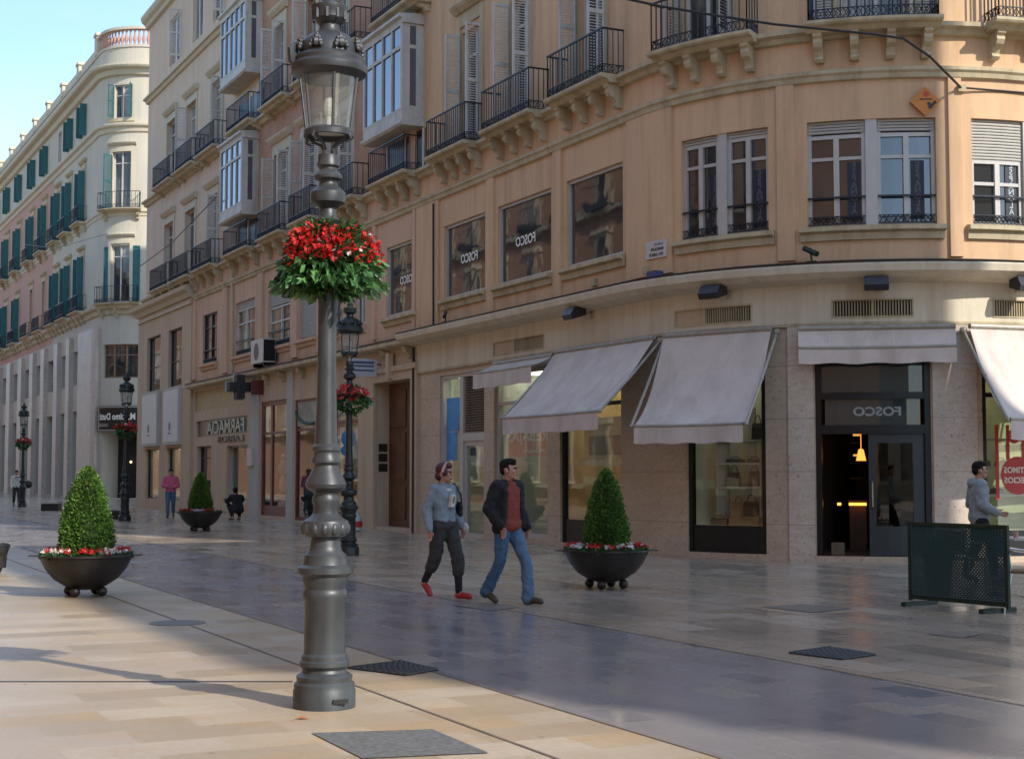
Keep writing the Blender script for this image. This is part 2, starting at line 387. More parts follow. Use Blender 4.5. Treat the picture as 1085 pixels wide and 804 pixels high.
def leaf(F,P,s,z0,z1,w,mat=WOODW,side=0,flat=False,name='shutter',slats=True,t=.04):
    """louvred shutter leaf, hinged at s: folded square to the wall, or flat=+1/-1 lying on the wall towards +s/-s"""
    m=MB()
    if flat:
        a,b=(s,s+w) if flat>0 else (s-w,s); D0,D1=.012,.012+t
        for u,v in ((a,a+.05),(b-.05,b)): m.fbox(F,u,v,z0,z1,D0,D1)
        for za,zb in ((z0,z0+.09),(z1-.07,z1),((z0+z1)/2-.04,(z0+z1)/2+.04)): m.fbox(F,a+.05,b-.05,za,zb,D0,D1)
        if slats:
            z=z0+.12
            while z<z1-.1: m.fprof(F,a+.05,b-.05,[(D0+.006,z+.016),(D0+.012,z+.022),(D1-.004,z-.006),(D1-.01,z-.012)]); z+=.052
        m.fbox(F,a+.05,b-.05,z0+.09,z1-.07,D0,D0+.004)
    else:
        a,b=(s-t,s); D0,D1=.02,.02+w
        for u,v in ((D0,D0+.05),(D1-.05,D1)): m.fbox(F,a,b,z0,z1,u,v)
        for za,zb in ((z0,z0+.09),(z1-.07,z1),((z0+z1)/2-.04,(z0+z1)/2+.04)): m.fbox(F,a,b,za,zb,D0+.05,D1-.05)
        if slats:
            z=z0+.12
            while z<z1-.1: 
                m.add([F.P(u,zz,d) for d in (D0+.05,D1-.05) for u,zz in ((a+.004,z+.020),(a+.004,z+.012),(b-.004,z-.012),(b-.004,z-.004))],[(0,1,2,3),(7,6,5,4),(0,4,5,1),(1,5,6,2),(2,6,7,3),(3,7,4,0)]); z+=.062
        if not slats: m.fbox(F,(a+b)/2-.008,(a+b)/2+.008,z0+.09,z1-.07,D0+.05,D1-.05)
    return m.build(name,mat,P)
def surround(F,P,s0,s1,z0,z1,w=.16,d=.05,mat=TRIM,ped=True,name='door_surround'):
    m=MB()
    m.fbox(F,s0-w,s0,z0,z1,-.01,d); m.fbox(F,s1,s1+w,z0,z1,-.01,d); m.fbox(F,s0-w,s1+w,z1,z1+w,-.01,d+.003)
    if ped:
        m.fprof(F,s0-w-.12,s1+w+.12,[(0,z1+w+.2),(d+.04,z1+w+.2),(.2,z1+w+.3),(.24,z1+w+.36),(.24,z1+w+.4),(0,z1+w+.46)])
        m.fbox(F,s0-w,s1+w,z1+w+.002,z1+w+.2,-.01,d-.02)
    return m.build(name,mat,P)
def bdoor(F,P,s0,s1,z0,z1,pane=PANEC,fr=WOODW):
    return win(F,P,s0,s1,z0,z1,-.2,fr,pane,.07,2,.22,'balcony_door')
BAYW=plain('aged_bay_paint',(.47,.45,.40),.55,0,.1,5,.1,dirt=(.30,.27,.21))
def bay(F,P,s0,s1,z0,z1,dep=.7,nc=4):
    f=MB(); g=MB(); e=.06; T=z1-.2; tr=T-.62; b0=z0+.32
    f.fprof(F,s0-e,s1+e,[(0,z0-.1),(dep,z0-.1),(dep+e,z0-.04),(dep+e,z0+.02),(0,z0+.02)])
    f.fprof(F,s0-e,s1+e,[(0,z1-.2),(dep-.01,z1-.2),(dep+.02,z1-.1),(dep+e+.05,z1-.04),(dep+e+.05,z1+.03),(0,z1+.1)])
    f.fbox(F,s0,s1,z0+.02,b0,dep-.05,dep); 
    for s in (s0,s1-.05): f.fbox(F,s,s+.05,z0+.02,b0,0,dep-.05)
    for i in range(nc+1):
        c=s0+.05+(s1-s0-.1)*i/nc; w=.055 if i in (0,nc) else .035
        f.fbox(F,c-w,c+w,b0,T,dep-.06,dep+.012)
    for za,zb in ((tr-.05,tr+.05),(b0,b0+.06),(T-.05,T)): f.fbox(F,s0+.1,s1-.1,za,zb,dep-.055,dep+.006)
    for s in (s0,s1-.06):
        f.fbox(F,s,s+.06,b0,T,0,.22); f.fbox(F,s,s+.06,b0,T,dep-.22,dep-.062)
        for za,zb in ((tr-.05,tr+.05),(b0,b0+.12),(T-.06,T)): f.fbox(F,s+.002,s+.058,za,zb,.22,dep-.22)
    for i in range(nc):   # small sash frames
        c0=s0+.05+(s1-s0-.1)*i/nc+.035; c1=s0+.05+(s1-s0-.1)*(i+1)/nc-.035
        g.fbox(F,c0,c1,b0+.06,tr-.05,dep-.045,dep-.035); g.fbox(F,c0,c1,tr+.05,T-.05,dep-.045,dep-.035)
    g.fbox(F,s0+.025,s0+.035,b0+.1,T-.05,.22,dep-.22); g.fbox(F,s1-.035,s1-.025,b0+.1,T-.05,.22,dep-.22)
    o=f.build('bay_window',BAYW,P); g.build('glazing',BAYG,o)
    return o
def textmesh(mb,body,place,h,w=None,mirror=False,thick=.004,bold=0.,mat=0,vertical=False):
    """letters as a mesh. place(u,v,t): u metres to the viewer's right of centre, v up, t out of the surface"""
    cu=bpy.data.curves.new('t','FONT'); cu.body=body; cu.size=1.; cu.extrude=.5; cu.offset=bold; cu.resolution_u=3
    if vertical: cu.body='\n'.join(body); cu.align_x='CENTER'; cu.space_line=.8
    ob=bpy.data.objects.new('t',cu); COL.objects.link(ob); C.view_layer.update()
    me=bpy.data.meshes.new_from_object(ob.evaluated_get(C.evaluated_depsgraph_get()))
    xs=[v.co.x for v in me.vertices]; ys=[v.co.y for v in me.vertices]
    x0,x1,y0,y1=min(xs),max(xs),min(ys),max(ys); ky=h/(y1-y0); kx=(w/(x1-x0)) if w else ky
    vs=[]
    for v in me.vertices:
        u=(v.co.x-(x0+x1)/2)*kx*(-1 if mirror else 1); q=(v.co.y-(y0+y1)/2)*ky
        vs.append(place(u,q,(v.co.z+.5)*thick))
    mb.add(vs,[tuple(p.vertices) for p in me.polygons],mat)
    bpy.data.objects.remove(ob); bpy.data.meshes.remove(me); bpy.data.curves.remove(cu)
def ftext(mb,F,body,s,z,h,d,w=None,mirror=True,mat=0,thick=.004,bold=0.,vertical=False):
    textmesh(mb,body,lambda u,v,t:F.P(s+u,z+v,d+t),h,w,mirror,thick,bold,mat,vertical)
def awning(F,P,sA,sB,z1,out,drop,val=.3,sag=.22,arms=True,name='awning',off=.2):
    """straight canvas awning between two points of the facade, sloping down to a front bar with a hanging valance"""
    A=Vector(F.P(sA,0,0)); Bp=Vector(F.P(sB,0,0)); ax=(Bp-A).normalized(); nn=Vector((ax.y,-ax.x,0)); A+=nn*off; Bp+=nn*off; Ln=(Bp-A).length
    m=MB(); n=10; K=12
    def Q(k,t):
        rip=.012*math.sin(k*9)*math.sin(math.pi*t)+.02*math.sin(math.pi*k)*math.sin(math.pi*t)
        p=A+ax*(Ln*k)+nn*((out-off)*t); return (p.x,p.y,z1-drop*t-sag*math.sin(math.pi*t)-rip-.012*math.sin(math.pi*k)*t)
    vs=[Q(i/K,t/n) for i in range(K+1) for t in range(n+1)]; fs=[]
    for i in range(K):
        for j in range(n): a=i*(n+1)+j; fs.append((a,a+1,a+n+2,a+n+1))
    m.add(vs,fs); o=m.build(name,AWN,P,smooth='all',fix=False)
    vs=[];fs=[]; vn=5; K2=24
    for i in range(K2+1):
        k=i/K2; p=Vector(Q(k,1))
        for j in range(vn+1):
            e=j/vn; q=p+nn*(.012+.02*math.sin(i*1.3)*e); vs.append((q.x,q.y,p.z-.02-(val+.012*math.sin(i*.9))*e))
    for i in range(K2):
        for j in range(vn): a=i*(vn+1)+j; fs.append((a,a+1,a+vn+2,a+vn+1))
    v=MB(); v.add(vs,fs); v.build('valance',AWN,o,smooth='all',fix=False)
    k=.55/Ln
    while k<1-.2/Ln:
        v=MB(); pa=[Q(k-.010/Ln,t/n) for t in range(n+1)]; pb=[Q(k+.010/Ln,t/n) for t in range(n+1)]
        v.add([(x,y,z+.004) for x,y,z in pa]+[(x,y,z+.004) for x,y,z in pb],[(i,i+1,n+2+i,n+1+i) for i in range(n)]); v.build('seam',SEAM,o,fix=False); k+=1.1/Ln
    mt=bpy.data.materials.get('awning_metal') or plain('awning_metal',(.34,.31,.26),.5,.3)
    b=MB(); b.tube([Q(i/K,1) for i in range(K+1)],.03,8); b.tube([A+Vector((0,0,z1+.02)),Bp+Vector((0,0,z1+.02))],.05,10); b.build('awning_bar',mt,o)
    if arms:
        for k,sg in ((0,-1),(1,1)):
            b=MB(); e_=A+ax*(Ln*k+sg*.06)-nn*.1; e_.z=z1-.05; f_=Vector(Q(k,1))+ax*sg*.06; m_=(e_+f_)/2+Vector((0,0,-.03))
            b.tube([e_,m_,f_],.028,6); b.ball(m_,.04,8,6); b.ball(f_,.045,8,6); b.ball(e_,.07,8,6); b.build('awning_arm',mt,o)
    return o
SEAM=plain('awning_seam',(.60,.55,.52),.9,0,.05,3,0)
def shopbox(F,P,s0,s1,z0,z1,d=-.2,dep=1.3,fr=DARKFR,fw=.07,back=(.35,.30,.2),base=.45,light=None,trans=None,glass=CLEAR,mull=None):
    """shop window: metal frame, pane, solid foot panel, and the lit display room behind it"""
    f=MB(); a,b=s0,s1
    for u,v in ((a,a+fw),(b-fw,b)): f.fbox(F,u,v,z0,z1,d-.06,d+.04)
    f.fbox(F,a+fw,b-fw,z1-fw,z1,d-.06,d+.04)
    if base>0: 
        f.fbox(F,a+fw,b-fw,z0,z0+base,d-.05,d+.02); f.fbox(F,a+fw+.1,b-fw-.1,z0+.1,z0+base-.08,d+.02,d+.03)
    else: f.fbox(F,a+fw,b-fw,z0,z0+fw,d-.06,d+.04)
    if trans: f.fbox(F,a+fw,b-fw,trans-.04,trans+.04,d-.055,d+.035)
    if mull: 
        for mu in mull: f.fbox(F,mu-fw*.6,mu+fw*.6,z0+max(base,fw),z1-fw,d-.052,d+.03)
    o=f.build('shop_window',fr,P)
    g=MB(); g.fbox(F,a+fw*.5,b-fw*.5,z0+base*.9,z1-fw*.5,d-.012,d-.004); g.build('pane',glass,o)
    r=MB(); A=[F.P(s0,0,d-.06),F.P(s1,0,d-.06),F.P(s1,0,d-dep),F.P(s0,0,d-dep)]
    def q(pts): r.add(pts,[(0,1,2,3)])
    zz0,zz1=z0+base-.02,z1-.02
    for i,j in ((1,2),(2,3),(3,0)):
        q([(A[i][0],A[i][1],zz0),(A[j][0],A[j][1],zz0),(A[j][0],A[j][1],zz1),(A[i][0],A[i][1],zz1)])
    for z in (zz0,zz1): q([(p[0],p[1],z) for p in A])
    nm='display_%d_%d_%d'%tuple(int(c*100) for c in back)
    mt=bpy.data.materials.get(nm) or plain(nm,back,.7,0,.2,1.2,.05)
    r.build('display_room',mt,o,fix=False)
    if light:
        l=MB(); c=(s0+s1)/2; l.fbox(F,s0+.1,s0+.1+.4*(s1-s0),zz1-.03,zz1-.01,d-dep+.1,d-.3); l.build('added_glow_panel',light,o)  # glowing panel added to brighten the display room
    return o
def body(F,P,s0,s1,z1,depth,mat,s2=None,name='roof'):
    """roof and the rear and end walls that close the block"""
    st=F.steps(s0,s1); m=MB(); ring=[F.P(u,z1,-.02) for u in st]
    a=Vector(F.P(s0,z1,-depth)); b=Vector(F.P(s1,z1,-depth))
    ring+= [tuple(b)] if s2 is None else [s2]
    ring.append(tuple(a)); n=len(ring)
    m.add(ring,[tuple(range(n))]); k=len(st)-1
    for i in range(k,n):
        p,q=ring[i],ring[(i+1)%n]; m.add([(p[0],p[1],0),(q[0],q[1],0),q,p],[(0,1,2,3)])
    return m.build(name,mat,P)
# ================================================================== CORNER BUILDING (salmon, curved corner)
WARM=emit('warm_lamp_glow',(1.,.62,.28),3.2); WARM2=emit('added_panel_glow',(1.,.90,.70),2.0)
corner=thing('corner_building',M.P(0,0),'salmon stucco building with a rounded corner, travertine shop front and canvas awnings','building')
K0=-11.45; K1=M.L+13
z1w,z2w=5.98,7.87
MW=[(sx(410,7),sx(442,7)),(sx(470.5,7),sx(514,7)),(sx(527.5,7),sx(584,7)),(sx(600,7),sx(660,7))]
AW=[(sx(722,7),sx(814,7)),(sx(855,7),sx(992,7)),(sx(1030,7),sx(1030,7)+2.3)]
DR=[(sx(489,11),sx(510,11)),(sx(541,11),sx(561,11)),(sx(612,11),sx(641,11)),(sx(722,10.3),sx(772,10.3)),(sx(893,10.3),sx(962,10.3)),(M.L-.1,M.L+1.4)]
holes=[(a,b,z1w,z2w,.22) for a,b in MW if a>K0]+[(a,b,z1w,z2w+.03,.3) for a,b in AW]+[(a,b,9.6,12.6,.32) for a,b in DR]
wall(M,'upper_wall',SALMON,K0,K1,5.2,22,holes,corner)
GW=[(sx(466,3),sx(513,3),0.03,4.05),(sx(523.5,3),sx(580,3),.12,3.95),(sx(593,3),sx(658,3),.08,3.7),(sx(728,2.5),sx(811,2.5),.1,3.55),(sx(864,2),sx(987,2),.1,3.58),(sx(1041,2.5),sx(1041,2.5)+2.7,.1,3.55)]
wall(M,'ground_floor_wall',TRAV,K0,K1,0,4.2,[g+(.24,) for g in GW],corner)
VT=[(sx(524,4.5),sx(578,4.5)),(sx(716,4.5),sx(798,4.5)),(sx(881,4.5),sx(968,4.5)),(sx(1051,4.5),sx(1051,4.5)+1.5)]
wall(M,'fascia_band',FASCIA,K0,K1,4.2,5.2,[(a,b,4.32,4.66,.12) for a,b in VT],corner,d=.035)
m=MB(); m.fprof(M,K0,K1,[(0,4.19),(.07,4.19),(.07,4.235),(.036,4.25),(0,4.25)]); m.build('fascia_bead',TRIM,corner)
for i,(a,b) in enumerate(VT):
    f=MB(); c=a+(b-a)*(.42 if i<2 else .5)
    for u,v in ((a,a+.03),(b-.03,b),(c-.02,c+.02)): f.fbox(M,u,v,4.32,4.66,-.03,.05)
    for z in (4.32,4.63): f.fbox(M,a+.03,b-.03,z,z+.03,-.028,.048)
    o=f.build('vent_grille',TRIM,corner)
    q=MB(); n=int((b-a)/.05)
    for k in range(1,n):
        u=a+(b-a)*k/n; q.fbox(M,u-.009,u+.009,4.35,4.63,-.03,0.)
    q.build('slats',TRIM,o); q=MB(); q.fbox(M,a,b,4.33,4.65,-.1,-.09); q.build('duct',DARKFR,o)
    if i<2: q=MB(); q.fbox(M,a+.03,c-.02,4.35,4.63,0.,.012); q.build('cover_plate',BEIGEST,o)
m=MB(); m.fprof(M,K0-.15,K1,[(.0,4.93),(.40,5.0),(.5,5.06),(.55,5.09),(.58,5.21),(.54,5.25),(0,5.33)]); m.build('ledge',FASCIA,corner)
m=MB(); m.fprof(M,K0-.15,K1,[(.0,5.332),(.5,5.262),(.57,5.25),(.575,5.27),(.5,5.285),(0,5.37)]); m.build('ledge_flashing',CABLE,corner)
# piers beside the door stand a little proud
for u,v in ((sx(836,2.5),GW[4][0]-.02),(GW[4][1]+.02,GW[5][0]-.12)): m=MB(); m.fbox(M,u,v,0,4.19,-.05,.06); m.build('pier_facing',TRAVL,corner)
# mezzanine pilasters, sills and mouldings
def pil(P,a,b,z0=5.4,z1=8.62,mt=SALMON,d=.055):
    m=MB(); m.fbox(M,a,b,z0,z1,-.01,d); m.build('pilaster',mt,P)
pil(corner,K0+.02,MW[1][0]-.28); pil(corner,MW[1][1]+.16,MW[2][0]-.16); pil(corner,MW[2][1]+.16,MW[3][0]-.16)
pil(corner,MW[3][1]+.22,AW[0][0]-.22); pil(corner,AW[0][1]+.18,AW[1][0]-.22); pil(corner,AW[1][1]+.22,AW[2][0]-.2)
for a,b in MW[1:]+AW: m=MB(); m.fprof(M,a-.12,b+.12,[(0,5.72),(.06,5.72),(.08,5.84),(.16,5.88),(.16,5.96),(0,5.975)]); m.build('window_sill',TRIM,corner)
m=MB(); m.fprof(M,K0,K1,[(0,8.6),(.07,8.62),(.09,8.7),(.13,8.74),(.13,8.8),(0,8.84)]); m.build('string_course',TRIM,corner)
m=MB(); m.fprof(M,K0,K1,[(0,9.36),(.1,9.38),(.14,9.46),(.24,9.5),(.24,9.58),(0,9.6)]); m.build('floor_cornice',TRIM,corner)
letter=plain('white_lettering',(.8,.78,.7),.5,0,.05,3,0)
for i,(a,b) in enumerate(MW):
    if i==0: continue
    o=win(M,corner,a,b,z1w,z2w,-.1,ALU,PANE,.07,1,0,'window')
    if i<3: t=MB(); ftext(t,M,'FOSCO',(a+b)/2+(.1 if i==1 else -.1),6.92,.23,-.1,1.0,True,bold=.02); t.build('lettering',letter,o)
for i,(a,b) in enumerate(AW):
    o=win(M,corner,a,b,z1w,z2w+.03,-.12,ALU,PANE,.07,2,.25,'window',split=.2,blind=(.06,.13,.38)[i],guard=True)
    c=(a+b)/2; w=(b-a)/4
    for k,u in enumerate((c-w+.26,c+w+.26)):
            t=MB(); pn=MB(); bl=('banner_letters' if i==2 else 'dim_banner_letters')
            pn.fbox(M,u-.12,u+.12,6.1,7.15,-.118,-.113); ftext(t,M,'ESPAÑOLA',u,6.68,.95,-.112,.12,True,vertical=True,bold=.015)
            pn.build('hanging_banner',bpy.data.materials.get('navy_banner') or plain('navy_banner',(.010,.012,.03),.5),o); t.build('lettering',bpy.data.materials.get(bl) or plain(bl,(.38,.45,.48) if i==2 else (.09,.10,.11),.5),o)
# first floor: balconies, doors, shutters
BL=[(sx(452,10,.5),sx(492,10,.5)),(sx(510.5,10,.5),sx(560,10,.5)),(sx(580,10,.5),sx(638,10,.5)),(sx(690,10,.5),sx(791,10,.5)),(sx(856,10,.5),sx(994,10,.5)),(sx(1058,10,.5,hi=14),sx(1058,10,.5,hi=14)+2.7)]
for a,b in BL: balcony(M,corner,a,b,9.6)
for i,(a,b) in enumerate(DR):
    bdoor(M,corner,a,b,9.6,12.6); surround(M,corner,a,b,9.6,12.75)
    if i<4:
        leaf(M,corner,a-.0,9.68,12.55,.42); leaf(M,corner,b+.04,9.68,12.55,.42)
    else:
        leaf(M,corner,a-.02,9.68,12.55,.5,flat=-1); leaf(M,corner,b+.02,9.68,12.55,.5,flat=1)
body(M,corner,K0,K1,22,14,PALE)
# ---------------- shop openings of the corner building
a,b=GW[0][:2]; f=MB(); c=sx(487,3)
for u,v in ((a,a+.1),(c-.1,c+.1),(b-.09,b)): f.fbox(M,u,v,0.03,4.05,-.2,-.05)
f.fbox(M,a+.1,b-.09,3.96,4.05,-.198,-.052); f.fbox(M,c+.1,b-.09,2.36,2.56,-.198,-.052); f.fbox(M,a+.1,c-.1,.03,.15,-.198,-.052); f.fbox(M,c+.1,b-.09,.03,.1,-.198,-.052)
f.fbox(M,c+.1,c+.22,.1,2.36,-.19,-.09); f.fbox(M,b-.2,b-.09,.1,2.36,-.19,-.09); f.fbox(M,c+.22,b-.2,2.24,2.36,-.19,-.09)
o=f.build('shop_front_frame',ALU,corner)
q=MB(); z=2.58
while z<3.93: q.fprof(M,c+.1,b-.09,[(-.16,z+.02),(-.15,z+.03),(-.09,z),(-.1,z-.01)]); z+=.062
q.build('louvre_panel',plain('brown_louvre',(.34,.26,.19),.5),o); q=MB(); q.fbox(M,c+.1,b-.09,2.56,3.96,-.24,-.2); q.build('louvre_backing',DARKFR,o)
q=MB(); q.fbox(M,a+.1,c-.1,.15,3.96,-.14,-.13); q.fbox(M,c+.22,b-.2,.1,2.24,-.15,-.14); q.build('pane',CLEAR,o)
BLUESH=plain('blue_sheet',(.03,.24,.55),.4,0,.4,1.4,0); POSTW=plain('pale_poster',(.62,.68,.66),.5,0,.25,2.,0)
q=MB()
for zc,h in ((3.05,.42),(2.25,.36)): q.fbox(M,a+.16,c-.14-(.3 if zc<3 else .12),zc-h,zc+h,-.128,-.125)  # blue sheets laid on the pane where blue shows in the glass
q.build('blue_sheet',BLUESH,o); q=MB(); q.fbox(M,a+.15,c-.2,2.55,2.85,-.18,-.17); q.fbox(M,c+.3,b-.25,1.75,2.2,-.18,-.17); q.build('pale_poster',POSTW,o)
q=MB(); q.fbox(M,c+.3,c+.62,2.0,2.2,-.162,-.156); q.build('blue_notice',plain('navy_notice',(.015,.04,.10),.4),o)
r=MB(); r.fbox(M,a,b,.02,4.05,-1.6,-1.55); r.fbox(M,a-.02,a,.02,4.05,-1.6,-.24); r.fbox(M,b,b+.02,.02,4.05,-1.6,-.24); r.fbox(M,a,b,4.05,4.08,-1.6,-.24); r.build('display_room',plain('dim_green_room',(.22,.30,.27),.7,0,.5,1.2),o)
r=MB(); r.fbox(M,a+.1,b-.1,4.0,4.03,-1.5,-.4); r.build('added_glow_panel',WARM2,o)  # glow added so the display behind this pane is lit
# window with sale poster
a,b=GW[1][:2]; o=shopbox(M,corner,a,b,.12,3.95,-.12,1.4,ALU,.09,(.50,.56,.53),.0,WARM2,3.2)
q=MB(); q.fbox(M,a+.5,b-.35,1.95,2.62,-.16,-.15); q.build('sale_poster',plain('pink_poster',(.70,.33,.29),.5,0,.1,3),o)
t=MB(); ftext(t,M,'REBAJAS',(a+b)/2+.08,2.38,.34,-.148,2.1,True,bold=.03); ftext(t,M,'REBAJAS',(a+b)/2+.4,2.06,.1,-.148,1.1,True,bold=.02); t.build('lettering',plain('poster_white',(.85,.8,.78),.5),o)
q=MB(); q.tube([M.P(a+1.35,2.2,-.3),M.P(a+1.75,3.25,-.3)],.045,6); q.build('red_display_rod',plain('rust_red',(.25,.03,.015),.5),o)
q=MB(); q.fbox(M,a+1.6,b-.4,.95,1.0,-.8,-.3); q.fbox(M,a+.3,b-.3,.35,.4,-1.0,-.25); q.build('shelf',ALU,o)
def bag(P,F,s,z,d,w=.24,h=.26,mt=None,t=.12):
    k=MB(); k.fprof(F,s-w/2,s+w/2,[(d-t/2,z),(d+t/2,z),(d+t*.42,z+h*.7),(d+t*.15,z+h),(d-t*.15,z+h),(d-t*.42,z+h*.7)])
    pts=[F.P(s+w*.3*math.cos(a),z+h+h*.5*math.sin(a),d) for a in [math.pi*i/8 for i in range(9)]]
    k.tube(pts,.01,5); return k.build('handbag',mt,P)
BLK=plain('black_leather',(.014,.012,.012),.35); BRN=plain('brown_leather',(.10,.035,.015),.4); TAN=plain('tan_leather',(.22,.13,.05),.45); GRN=plain('green_cloth',(.06,.16,.03),.7)
bag(o,M,a+2.6,1.0,-.55,.3,.42,BLK); bag(o,M,a+1.9,1.0,-.55,.26,.34,GRN); bag(o,M,a+2.2,.4,-.6,.5,.25,POSTW)
# window with ochre room and white banner
a,b=GW[2][:2]; o=shopbox(M,corner,a,b,.08,3.7,-.1,1.3,DARKFR,.09,(.55,.44,.22),.5,WARM2,3.0)
q=MB(); q.fbox(M,a+.4,a+1.9,1.95,2.35,-.5,-.49); q.build('grey_placard',plain('grey_placard',(.13,.13,.12),.5),o)
q=MB(); q.fbox(M,a+.15,b-.6,1.72,1.86,-.45,-.44); q.fbox(M,a+.12,b-.2,1.86,2.75,-.55,-.54); q.build('hanging_cloth',plain('cream_cloth',(.80,.76,.58),.8),o)
bag(o,M,a+1.2,.6,-.6,.5,.12,BLK); bag(o,M,a+2.1,.6,-.5,.3,.2,TAN)
# travertine corner window with shelves of bags and shoes
a,b=GW[3][:2]; o=shopbox(M,corner,a,b,.1,3.55,-.08,1.0,DARKFR,.09,(.56,.55,.44),.5,WARM2)
sh=MB()
for z in (1.28,1.72,2.15): sh.fbox(M,a+.45,b-.28,z,z+.035,-.75,-.35)
for u in (a+.43,b-.28): sh.fbox(M,u,u+.025,.75,2.19,-.75,-.35)
sh.fbox(M,a+.9,a+1.1,.75,2.8,-.8,-.76); sh.build('shelf',WOODW,o)
bag(o,M,b-.42,2.19,-.55,.22,.3,BLK); bag(o,M,a+.72,1.32,-.55,.26,.26,BRN); bag(o,M,b-.5,1.32,-.55,.22,.28,BRN)
bag(o,M,a+.75,1.76,-.55,.4,.07,BLK); bag(o,M,b-.5,1.76,-.55,.3,.07,BRN); bag(o,M,a+.85,.78,-.5,.26,.24,TAN); bag(o,M,b-.55,.78,-.5,.3,.26,BLK); bag(o,M,a+.5,.6,-.35,.4,.12,BLK)
q=MB(); q.fbox(M,a+.75,b-.3,.6,.77,-.62,-.3); q.build('wicker_box',TAN,o)
# --- doorway
a,b=GW[4][:2]; f=MB(); W=b-a
for u,v in ((a,a+.1),(b-.1,b)): f.fbox(M,u,v,.1,3.58,-.2,-.04)
for z,zz in ((3.48,3.58),(2.88,3.0),(2.26,2.42)): f.fbox(M,a+.1,b-.1,z,zz,-.19,-.05)
o=f.build('door_frame',DARKFR,corner)
q=MB(); q.fbox(M,a+.1,b-.1,3.0,3.48,-.13,-.12); q.fbox(M,a+.16,b-.16,2.42,2.88,-.13,-.12); q.build('transom_pane',glossy_pane('transom_glass',(.035,.05,.052),1.6),o)
t=MB(); ftext(t,M,'FOSCO',(a+b)/2+.08,2.66,.165,-.118,.85,True,bold=.03); t.build('lettering',plain('grey_letters',(.27,.29,.28),.4),o)
q=MB(); c=a+W*.46
for u,v in ((c,c+.13),(b-.3,b-.1)): q.fbox(M,u,v,.1,2.26,-.18,-.12)
for z,zz in ((.1,.62),(2.1,2.26)): q.fbox(M,c+.13,b-.3,z,zz,-.178,-.122)
dl=q.build('door',plain('slate_door_paint',(.022,.03,.034),.35,0,.1,3,.05),o)
q=MB(); q.fbox(M,c+.13,b-.3,.62,2.1,-.155,-.145); q.build('pane',CLEAR,dl)
q=MB(); q.tube([M.P(c+.06,.95,-.11),M.P(c+.06,.97,-.06),M.P(c+.06,1.4,-.06),M.P(c+.06,1.42,-.11)],.016,8); q.build('handle',plain('steel_handle',(.5,.5,.5),.25,.9),dl)
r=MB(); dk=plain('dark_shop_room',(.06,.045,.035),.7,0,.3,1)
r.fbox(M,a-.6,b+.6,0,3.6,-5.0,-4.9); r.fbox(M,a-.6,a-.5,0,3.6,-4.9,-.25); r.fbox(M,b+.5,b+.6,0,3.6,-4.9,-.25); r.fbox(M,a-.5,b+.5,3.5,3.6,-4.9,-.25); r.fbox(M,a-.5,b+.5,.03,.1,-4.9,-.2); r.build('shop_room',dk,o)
q=MB(); q.fbox(M,a+.35,a+.95,1.0,1.05,-2.7,-2.2); q.fbox(M,a+.38,a+.92,.1,.95,-2.62,-2.28); ct=q.build('counter',DWOOD,o)
q=MB(); q.fbox(M,a+.38,a+.92,.95,1.0,-2.2,-2.17); q.fbox(M,a+.02,a+.13,.95,1.0,-2.2,-2.17); q.build('strip_light',emit('amber_strip',(1.,.42,.06),1.5),ct)
q=MB(); p=M.P(a+.78,0,-1.9); q.lathe([(.035,2.02),(.05,2.0),(.095,1.8)],p[0],p[1],16); q.tube([(p[0],p[1],2.02),(p[0],p[1],3.5)],.006,5); q.build('pendant_lamp',emit('amber_shade',(1.,.36,.06),1.1),o)
q=MB()
for z in (2.15,1.75,1.45): q.fbox(M,a+.3,a+.8,z,z+.03,-3.4,-3.0)
q.build('wall_shelf',DWOOD,o); da_=emit('dim_amber',(1.,.45,.1),.5)
for z in (2.18,1.78): q=MB(); q.fbox(M,a+.38,a+.7,z+.12,z+.16,-3.3,-3.25); q.build('shelf_light',da_,o)
q=MB(); q.fbox(M,a+.22,a+.46,.1,.32,-.5,-.3); q.build('cardboard_box',plain('cardboard',(.16,.11,.07),.8),o)
q=MB(); q.fbox(M,a-.05,b+.05,0,.1,-.2,.05); q.build('doorstep',TRAV,corner)
# --- right-hand window with red sale discs
a,b=GW[5][:2]; o=shopbox(M,corner,a,b,.1,3.55,-.08,1.2,DARKFR,.09,(.30,.31,.17),.45,WARM2,2.95)
red=plain('red_vinyl',(.42,.015,.02),.5,0,.1,3); q=MB()
def disc(mb,F,s,z,r,d): 
    n=28; vs=[F.P(s+r*math.cos(2*math.pi*i/n),z+r*math.sin(2*math.pi*i/n),d) for i in range(n)]; mb.add(vs,[tuple(range(n))])
sc_=sx(1079,1.5,-.07); disc(q,M,sc_,1.52,.34,-.076); disc(q,M,sc_-.07,2.22,.13,-.076)
for u in (sc_-.42,sc_-.2,sc_+.12): q.fbox(M,u-.035,u+.035,1.1 if u<sc_-.3 else 1.8,2.42,-.078,-.077)
q.build('red_sale_sticker',red,o)
t=MB(); ftext(t,M,'ULTIMOS',sc_,1.62,.11,-.0745,.58,True,bold=.03); ftext(t,M,'PRECIOS',sc_,1.44,.11,-.0745,.58,True,bold=.03); ftext(t,M,'ULTIMOS',sc_-.07,2.25,.03,-.0745,.18,True); ftext(t,M,'PRECIOS',sc_-.07,2.19,.03,-.0745,.18,True); t.build('lettering',plain('sticker_white',(.7,.62,.58),.5),o)
sh=MB()
for z in (1.15,1.65,2.15): sh.fbox(M,a+.12,b-.3,z,z+.035,-.85,-.4)
sh.build('shelf',WOODW,o)
for u,z in ((.3,1.19),(.62,1.19),(.35,1.69),(.75,1.69),(1.2,1.19)): bag(o,M,a+u,z,-.6,.24,.1,BRN if z>1.5 else BLK)
